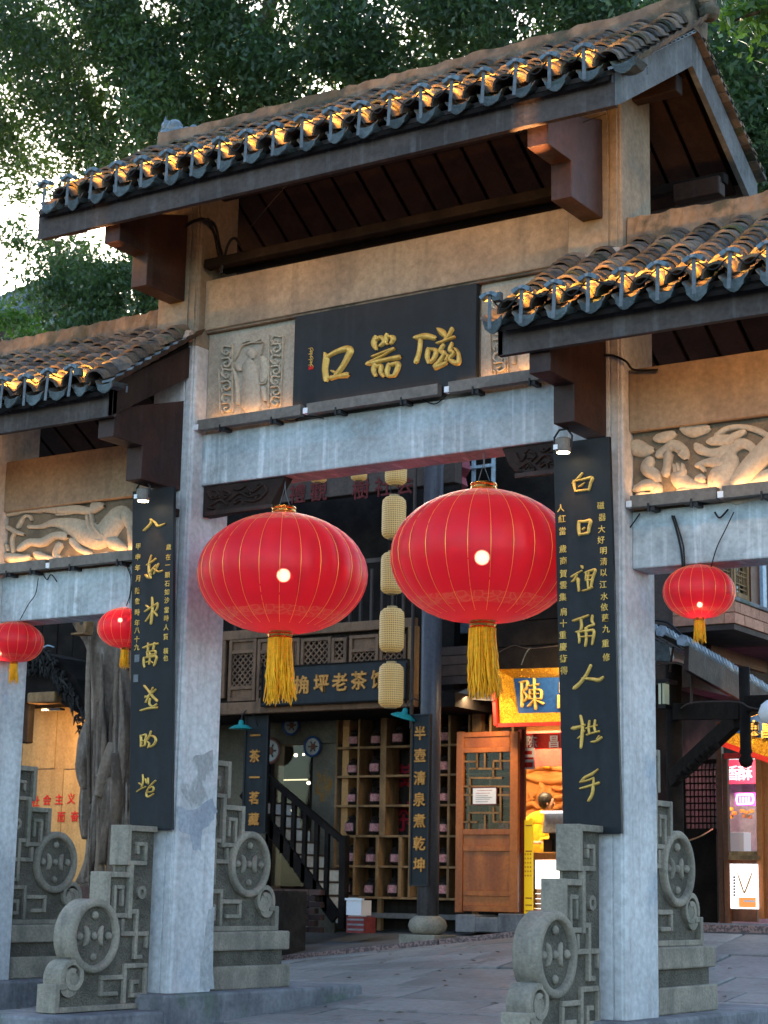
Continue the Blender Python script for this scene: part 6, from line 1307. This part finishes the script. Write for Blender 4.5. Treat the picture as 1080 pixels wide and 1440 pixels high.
# ------------------------------------------------------------------ behind the left bay
YL = 8.4
ow = thing('slogan_wall', at(90, 1265, Y=YL), 'warm lit plywood wall with red painted slogan behind the banyan', 'wall')
PLY = mat('golden_plywood', (.46, .27, .10), (.36, .20, .07), .6, 2.2, (1.6, 1, .45), .15, 30, streak=(.28, .15, .05), streak_amt=.5, streak_scale=(5, 5, .9), rand=.06)
for x0, x1 in ((-20, 37), (38.2, 83.6), (84.6, 128), (129, 175), (176, 215)):
    for y0, y1 in ((950, 1081), (1082.2, 1290)):
        o_ = 0 if y0 < 1000 else 6; pxb('plywood_panel', PLY, ow, x0-(4 if y0 < 1000 else 0), y0, x1-(4 if y0 < 1000 else 0), y1, YL, .04, .003)
for ch, x, y in list(zip('为社会主义', (33, 50, 66, 83, 100), (1129, 1127, 1125, 1124, 1123)))+list(zip('而奋斗', (86, 105, 121), (1149, 1148, 1146))): glyph(ch, 'redprint', ow, at(x, y, Y=YL-.006), .155, ext=.002, bold=.02)
light('slogan_lamp', 'AREA', tuple(at(70, 1000, Y=7.4)), 9, (1, .62, .28), ow, .5, .1, aim=tuple(at(90, 1120, Y=YL)))
pxb('lamp_housing', 'blackplastic', ow, 58, 996, 84, 999, 7.4, .1)
er = thing('old_eave', at(80, 950, Y=7.4), 'sagging dark thatched and tiled eave over the plywood slogan wall', 'eave')
e0 = [(30, 930), (60, 920), (92, 930), (112, 962), (130, 1012), (120, 1010), (96, 980), (70, 975), (30, 985)]
def pxprism(poly, Y0, Y1, nm, m, p, bevel=0):
    n = len(poly); v = [tuple(at(x, y, Y=Y0)) for x, y in poly]; v += [(a, Y1, c) for a, b, c in v]
    return MB().add(v, [tuple(range(n)), tuple(range(n, 2*n))[::-1]]+[(i, (i+1) % n, n+(i+1) % n, n+i) for i in range(n)]).build(nm, m, p, bevel=bevel)
pxprism([(-20, 905), (45, 915), (85, 925), (108, 955), (128, 1005), (190, 1045), (190, 1060), (118, 1008), (80, 985), (-20, 990)], 7.5, 8.3, 'eave_slab', 'blackwood', er)
RF = mat('dark_old_roofing', (.018, .016, .015), (.03, .027, .024), .95, 6, bump=.9, bscale=20)
tf = MB()
for k in range(240):
    x = random.uniform(10, 122); y = 914+max(0, (x-62))**1.45*.27+random.uniform(-5, 30); p = at(x, y, Y=7.44+random.uniform(-.05, .04)); tf.tube([p, p+Vector((random.uniform(-.03, .08), -.05, random.uniform(-.03, .01))), p+Vector((random.uniform(-.02, .12), -.08, random.uniform(-.14, -.05)))], [.028, random.uniform(.012, .026), .005], 4)
tag(tf.build('thatch_tufts', RF, er), kind='stuff')
pxb('carved_beam_end', 'lattice2', er, 38, 973, 76, 988, 7.35, .25, .02)
pxb('dark_bracket', 'blackwood', er, 30, 985, 40, 1045, 7.6, .12, .02)
tb = thing('timber_house', at(80, 900, Y=9.8), 'black planked house wall behind the left bay', 'house')
for k in range(12): pxb('wall_plank', 'blackwood', tb, -30+22*k, 790, -30+22*k+20.5, 1060, 9.8+.015*(k % 2), .06)
cable([at(55, 915, Y=8), at(66, 908, Y=8), at(76, 910, Y=8)], .01, m='fence', parent=tb)
pb = thing('planter_wall', at(150, 1262, Y=5.9), 'brown brick planter holding the banyan roots', 'planter')
for r in range(5):
    for k in range(11):
        x0 = at(92, 1250, Y=5.6).x; z1 = 1.0; B('brick', 'brick', pb, x0+.24*k-(.12 if r % 2 else 0)+.004, x0+.24*(k+1)-(.12 if r % 2 else 0)-.004, 5.55, 5.67, z1-.16*(r+1)+.004, z1-.16*r-.004, .005)
B('soil', RF, pb, at(92, 1250, Y=5.6).x, at(92, 1250, Y=5.6).x+2.4, 5.67, 7.2, .15, .985)

# ------------------------------------------------------------------ trees
def leaves(spec, nleaf, size, per=28, spread=.22, gap=.0):
    """spec: (cx, cy, cz, rx, ry, rz, weight); leaf sprays scattered through the crown's volume"""
    W_ = np.array([s[6] for s in spec]); W_ = W_/W_.sum(); out = []
    for s, wt in zip(spec, W_):
        n = int(nleaf*wt/per); d = rng.normal(size=(n, 3)); d /= np.linalg.norm(d, axis=1)[:, None]; r = rng.random(n)**.42
        c = np.array(s[:3])+d*r[:, None]*np.array(s[3:6])
        c = np.repeat(c, per, 0); sp_ = spread*(.6+.8*rng.random((n, 1))).repeat(per, 0); c = c+rng.normal(size=c.shape)*sp_*np.array([1, 1, .55]); out.append(c)
    c = np.concatenate(out)
    k = np.array([[1.9, .7, 1.3], [-1.1, 2.3, .9], [.8, -1.5, 2.6], [3.1, 1.7, -2.2], [-2.6, 2.9, 3.3], [4.9, -3.7, 1.2]])*1.9
    f_ = sum(np.sin(c@k[i]+i*1.7)/(1+.35*i) for i in range(6)); c = c[f_+rng.normal(size=len(c))*.35 > gap]; n = len(c)
    a = rng.normal(size=(n, 3)); a[:, 2] -= .5; a /= np.linalg.norm(a, axis=1)[:, None]
    b = rng.normal(size=(n, 3)); b = np.cross(a, b); b /= np.linalg.norm(b, axis=1)[:, None]
    s = size*(.6+.8*rng.random(n))[:, None]; nn = np.cross(a, b)
    v = np.stack([c-a*s, c+b*s*.42+nn*s*.12-a*s*.1, c+a*s, c-b*s*.42+nn*s*.12-a*s*.1], 1).reshape(-1, 3)
    me = bpy.data.meshes.new('crown'); me.vertices.add(4*n); me.vertices.foreach_set('co', v.ravel().astype(np.float32))
    idx = np.arange(4*n).reshape(-1, 4); tri = np.concatenate([idx[:, [0, 1, 2]], idx[:, [0, 2, 3]]], 1).reshape(-1).astype(np.int32)
    me.loops.add(6*n); me.loops.foreach_set('vertex_index', tri); me.polygons.add(2*n)
    me.polygons.foreach_set('loop_start', np.arange(0, 6*n, 3, dtype=np.int32)); me.polygons.foreach_set('loop_total', np.full(2*n, 3, np.int32)); me.update(); me.validate(); return me
def pxblob(x, y, Y, rx, ry, rz, w_): c = at(x, y, Y=Y); return (c.x, c.y, c.z, rx, ry, rz, w_)
def tree(name, label, blobs, n, size, leafm, trunk=None, per=28, spread=.22, gap=-.9):
    c = blobs[0]; t = thing(name, (c[0], c[1], 0), label, 'tree')
    link('crown', leaves(blobs, n, size, per, spread, gap), leafm, t)
    if trunk: 
        mb = MB(); 
        for pts, rr in trunk: mb.tube(smoothpts([tuple(p) for p in pts], 5), [rr[0]+(rr[1]-rr[0])*i/(5*(len(pts)-1)) for i in range(5*(len(pts)-1)+1)], 9)
        mb.build('trunk', 'bark', t, smooth=True)
    return t
def PT(x, y, Y): c = at(x, y, Y=Y); return (c.x, c.y, c.z)
# banyan: gnarled trunk with aerial roots standing in the planter
ban = thing('banyan_tree', PT(150, 1243, 6.2), 'old banyan with a twisted grey trunk and hanging roots behind the left bay', 'tree')
def trunkmesh(paths, nm, n=14, amp=.16):
    mb = MB()
    for pts, rr in paths:
        P_ = smoothpts([tuple(PT(x, y, Y)) for x, y, Y in pts], 8); m_ = len(P_)
        rad = [np.interp(i/(m_-1), np.linspace(0, 1, len(rr)), rr) for i in range(m_)]
        base = len(mb.v); mb.tube(P_, rad, n, cap=True); ph = random.random()*6
        for i in range(m_):
            c = Vector(P_[i])
            for k in range(n):
                q = Vector(mb.v[base+i*n+k]); a = 2*math.pi*k/n; f_ = 1+amp*(math.sin(3*a+ph+i*.16)*.6+math.sin(5*a-i*.22+ph*2)*.4+.3*math.sin(2*a+i*.45)); mb.v[base+i*n+k] = tuple(c+(q-c)*f_)
    return mb.build(nm, 'bark', ban, smooth=True)
trunkmesh([([(138, 1180, 6.3), (140, 1120, 6.3), (146, 1060, 6.3), (150, 1000, 6.3), (150, 945, 6.3), (140, 900, 6.3), (118, 860, 6.2), (96, 800, 6.0), (80, 700, 6), (70, 600, 6.2)], [.20, .22, .22, .21, .205, .19, .18, .17, .16, .15]),
           ([(165, 1100, 6.2), (168, 1040, 6.2), (170, 980, 6.3), (164, 930, 6.4), (170, 880, 6.5), (200, 800, 6.8)], [.10, .13, .14, .13, .11, .09]),
           ([(122, 1110, 6.15), (118, 1075, 6.15), (121, 1040, 6.2), (127, 1010, 6.2)], [.06, .12, .10, .05])], 'trunk', 20)
for q, rr in (([(143, 1120, 6.0), (150, 1080, 6.0), (158, 1045, 6.05)], [.10, .09, .05]), ([(158, 1095, 6.0), (152, 1130, 5.95), (146, 1170, 5.9), (141, 1205, 5.9), (138, 1243, 5.9)], [.07, .075, .065, .06, .07]), ([(163, 1060, 6.0), (163, 1110, 5.95), (160, 1160, 5.95), (157, 1243, 5.95)], [.05, .075, .07, .08]),
              ([(138, 1120, 6.05), (134, 1160, 6.0), (131, 1200, 6), (122, 1243, 6)], [.07, .06, .05, .07]), ([(150, 1110, 6.0), (148, 1160, 5.9), (143, 1215, 5.85)], [.04, .05, .045]), ([(172, 1085, 6.2), (178, 1120, 6.2), (170, 1170, 6.2), (172, 1243, 6.2)], [.06, .06, .05, .06]), ([(185, 1050, 6.5), (178, 1090, 6.5), (170, 1130, 6.4), (166, 1200, 6.3)], [.09, .08, .05, .04]),
              ([(128, 1170, 6.2), (124, 1210, 6.1), (114, 1243, 6.1)], [.05, .05, .07]), ([(184, 1120, 6.3), (176, 1160, 6.2), (168, 1200, 6.1), (160, 1240, 6)], [.05, .05, .04, .04])): trunkmesh([(q, rr)], 'aerial_root', 12, .12)
for k in range(16):
    x = random.uniform(124, 172); y = random.uniform(880, 1010); sx_ = random.uniform(-9, 9)
    trunkmesh([([(x*.96+6, y, 6.07), (x+sx_*.5, y+50, 6.04), (x+sx_, y+105, 6.03), (x+sx_*.4, y+165, 6.02), (x-sx_*.4, min(y+240, 1243), 6.0)], [.015, .030, .038, .030, .022])], 'aerial_root', 8, .14)
rt_ = MB()
for k in range(26):
    x = random.uniform(128, 180); rt_.tube(smoothpts([PT(x, random.uniform(1090, 1150), 5.95+random.random()*.3), PT(x+random.uniform(-6, 6), 1180, 5.9), PT(x+random.uniform(-9, 9), 1243, 5.9)], 4), .010, 5)
fr2 = rt_.build('fine_roots', 'bark', ban); tag(fr2, kind='stuff')
for k in range(12): trunkmesh([([(150, 1236, 5.95), (150+random.uniform(-40, 50), 1238, 5.9+random.random()*.2), (150+random.uniform(-55, 60), 1250, 5.85+random.random()*.3)], [.07, .05, .02])], 'surface_root', 8, .1)
link('crown', leaves([pxblob(60, 60, 8, 3.2, 2.2, 1.7, 1.9), pxblob(180, 60, 8, 2.6, 2, 2, 2.0), pxblob(20, 330, 7, .9, 1.0, .35, .06), pxblob(215, 180, 7.5, .9, 1.2, .8, .35), pxblob(10, 210, 9, 1.6, 1.4, 1.1, .55), pxblob(140, 230, 8.5, 1.2, 1.0, .7, .30), pxblob(-120, 60, 9, 3, 3, 3, 2)], 98000, .050, 26, .16, -.42), 'leafdark', ban)
tree('evergreen_tree', 'dense dark evergreen filling the sky behind the middle of the high roof', [pxblob(430, 40, 9.5, 2.2, 2.4, 2.3, 2.2), pxblob(620, 20, 9.0, 2.4, 2.4, 1.6, 2.6), pxblob(790, 0, 8.5, 1.9, 2.2, 1.5, 2.0), pxblob(300, 120, 9, 1.6, 2, 1.8, 1.3), pxblob(500, 110, 9, 1.6, 1.8, .9, .9), pxblob(560, -200, 10, 4.5, 3, 1.8, 1.5)], 105000, .055, 'leafblue',
     [([PT(330, 500, 10), PT(335, 300, 10), PT(350, 120, 10), PT(400, -60, 10)], (.20, .10)), ([PT(340, 200, 10), PT(400, 90, 9.8), PT(455, 50, 9.6)], (.10, .05)), ([PT(340, 260, 10), PT(300, 120, 9.7), PT(285, 20, 9.5)], (.10, .05)), ([PT(700, 500, 10), PT(690, 100, 10), PT(660, -60, 10)], (.2, .12))], gap=-.75)
tree('street_tree', 'dark leafy tree whose bare trunk shows left of the ridge ornament', [pxblob(220, 90, 10, 1.7, 1.6, 1.9, 1.2), pxblob(110, 20, 10, 1.8, 1.8, 1.4, .7), pxblob(280, 20, 10, 1.6, 1.6, 1.6, 1.0)], 26000, .055, 'leafdark',
     [([PT(215, 600, 9.4), PT(212, 300, 9.4), PT(208, 180, 9.4), PT(190, 40, 9.4), PT(180, -80, 9.4)], (.16, .10)), ([PT(210, 200, 9.4), PT(170, 90, 9.3), PT(120, 30, 9.2)], (.07, .04)), ([PT(208, 150, 9.4), PT(240, 70, 9.3), PT(260, 0, 9.2)], (.07, .03))], gap=-.35)
tree('garden_tree', 'green leafy tree standing behind the low left roof', [pxblob(140, 430, 9.5, 1.1, 1.3, .75, 1.4), pxblob(195, 415, 9, .8, 1.0, .75, 1.0), pxblob(85, 385, 10, .75, .9, .65, .45), pxblob(120, 480, 9, 1.3, 1, .5, .8)], 26000, .05, 'leafblue',
     [([PT(100, 700, 9.6), PT(102, 480, 9.6), PT(88, 400, 9.6), PT(80, 340, 9.6)], (.10, .05)), ([PT(150, 700, 9.2), PT(150, 480, 9.2), PT(150, 390, 9.2)], (.12, .05))])
tree('bright_shrub', 'fresh green leaf sprays over the low left roof ridge at the picture edge', [pxblob(8, 452, 5.0, .30, .4, .22, 1.0), pxblob(50, 472, 5.0, .14, .3, .08, .22)], 700, .045, 'leafbright', [([PT(10, 620, 5.2), PT(12, 520, 5.1), PT(20, 455, 5)], (.03, .01)), ([PT(14, 540, 5.2), PT(40, 490, 5.1), PT(55, 462, 5)], (.02, .008))], 14, .09)
tree('shade_tree', 'green tree seen right of the high gable, bright at its tips', [pxblob(1040, 120, 7.5, 1.3, 1.6, 1.3, 1.3), pxblob(1010, 170, 7, .6, 1.2, .8, .4), pxblob(1085, 230, 8, .9, 1.2, .9, .55), pxblob(960, 60, 9, 1.6, 1.6, 1.6, 1.2), pxblob(1200, 100, 8, 2, 2, 2, 1.2)], 42000, .055, 'leafblue', [([PT(1090, 700, 8.6), PT(1075, 300, 8.6), PT(1050, 60, 8.6), PT(1030, -50, 8.6)], (.18, .1))])
tree('leaning_branch_tree', 'bright large-leaved branch hanging into the top right corner', [pxblob(1062, 15, 1.6, .26, .4, .12, 1.0), pxblob(1078, 55, 1.6, .16, .3, .14, .35), pxblob(1130, 20, 1.8, .5, .5, .4, 1.0)], 1100, .055, 'leafbright', [([PT(1250, 60, 2), PT(1150, 20, 1.8), PT(1080, 15, 1.6), PT(1030, 30, 1.6)], (.04, .008))], 10, .12)
# old roof far left
fh = thing('far_house', PT(30, 440, 13), 'far grey tiled house roof at the left picture edge', 'house')
A2, B2 = at(-60, 420, Y=13), at(95, 412, Y=13)
MB().add([tuple(A2+Vector((0, 0, -.4))), tuple(B2+Vector((0, 0, -.4))), tuple(B2+Vector((-.2, 3.5, 1.7))), tuple(A2+Vector((0, 3.5, 1.7)))], [(0, 1, 2, 3)]).build('roof_deck', 'blackwood', fh)
for k in range(9):
    p = A2.lerp(B2, k/9)+Vector((0, 0, -.37)); MB().tube([p, p+Vector((0, 3.4, 2.05))], .07, 6).build('tile_row', 'rooftilefar', fh)
B('wall', 'oldwood', fh, A2.x, B2.x, 13.3, 18, 2.0, A2.z-.42); B('fascia', 'fence', fh, B2.x-1.0, B2.x, 12.9, 13.0, A2.z-.95, A2.z-.85)
# bird box on the banyan
bh = thing('bird_house', PT(119, 880, 5.9), 'small wooden bird box fixed high on the banyan trunk', 'bird box'); c = at(119, 880, Y=5.9)
MB().prism([(c.x-.07, c.z-.10), (c.x+.07, c.z-.10), (c.x+.09, c.z+.04), (c.x, c.z+.15), (c.x-.09, c.z+.04)], 'y', 5.84, 5.98).build('box', 'lattice2', bh, bevel=.004); MB().lathe((c.x, 5.838, c.z+.03), [(.028, -.003), (.028, .004)], 14, 'y').build('entrance_hole', 'blackplastic', bh); B('perch_shelf', 'lattice2', bh, c.x-.11, c.x+.09, 5.78, 5.98, c.z-.12, c.z-.10)
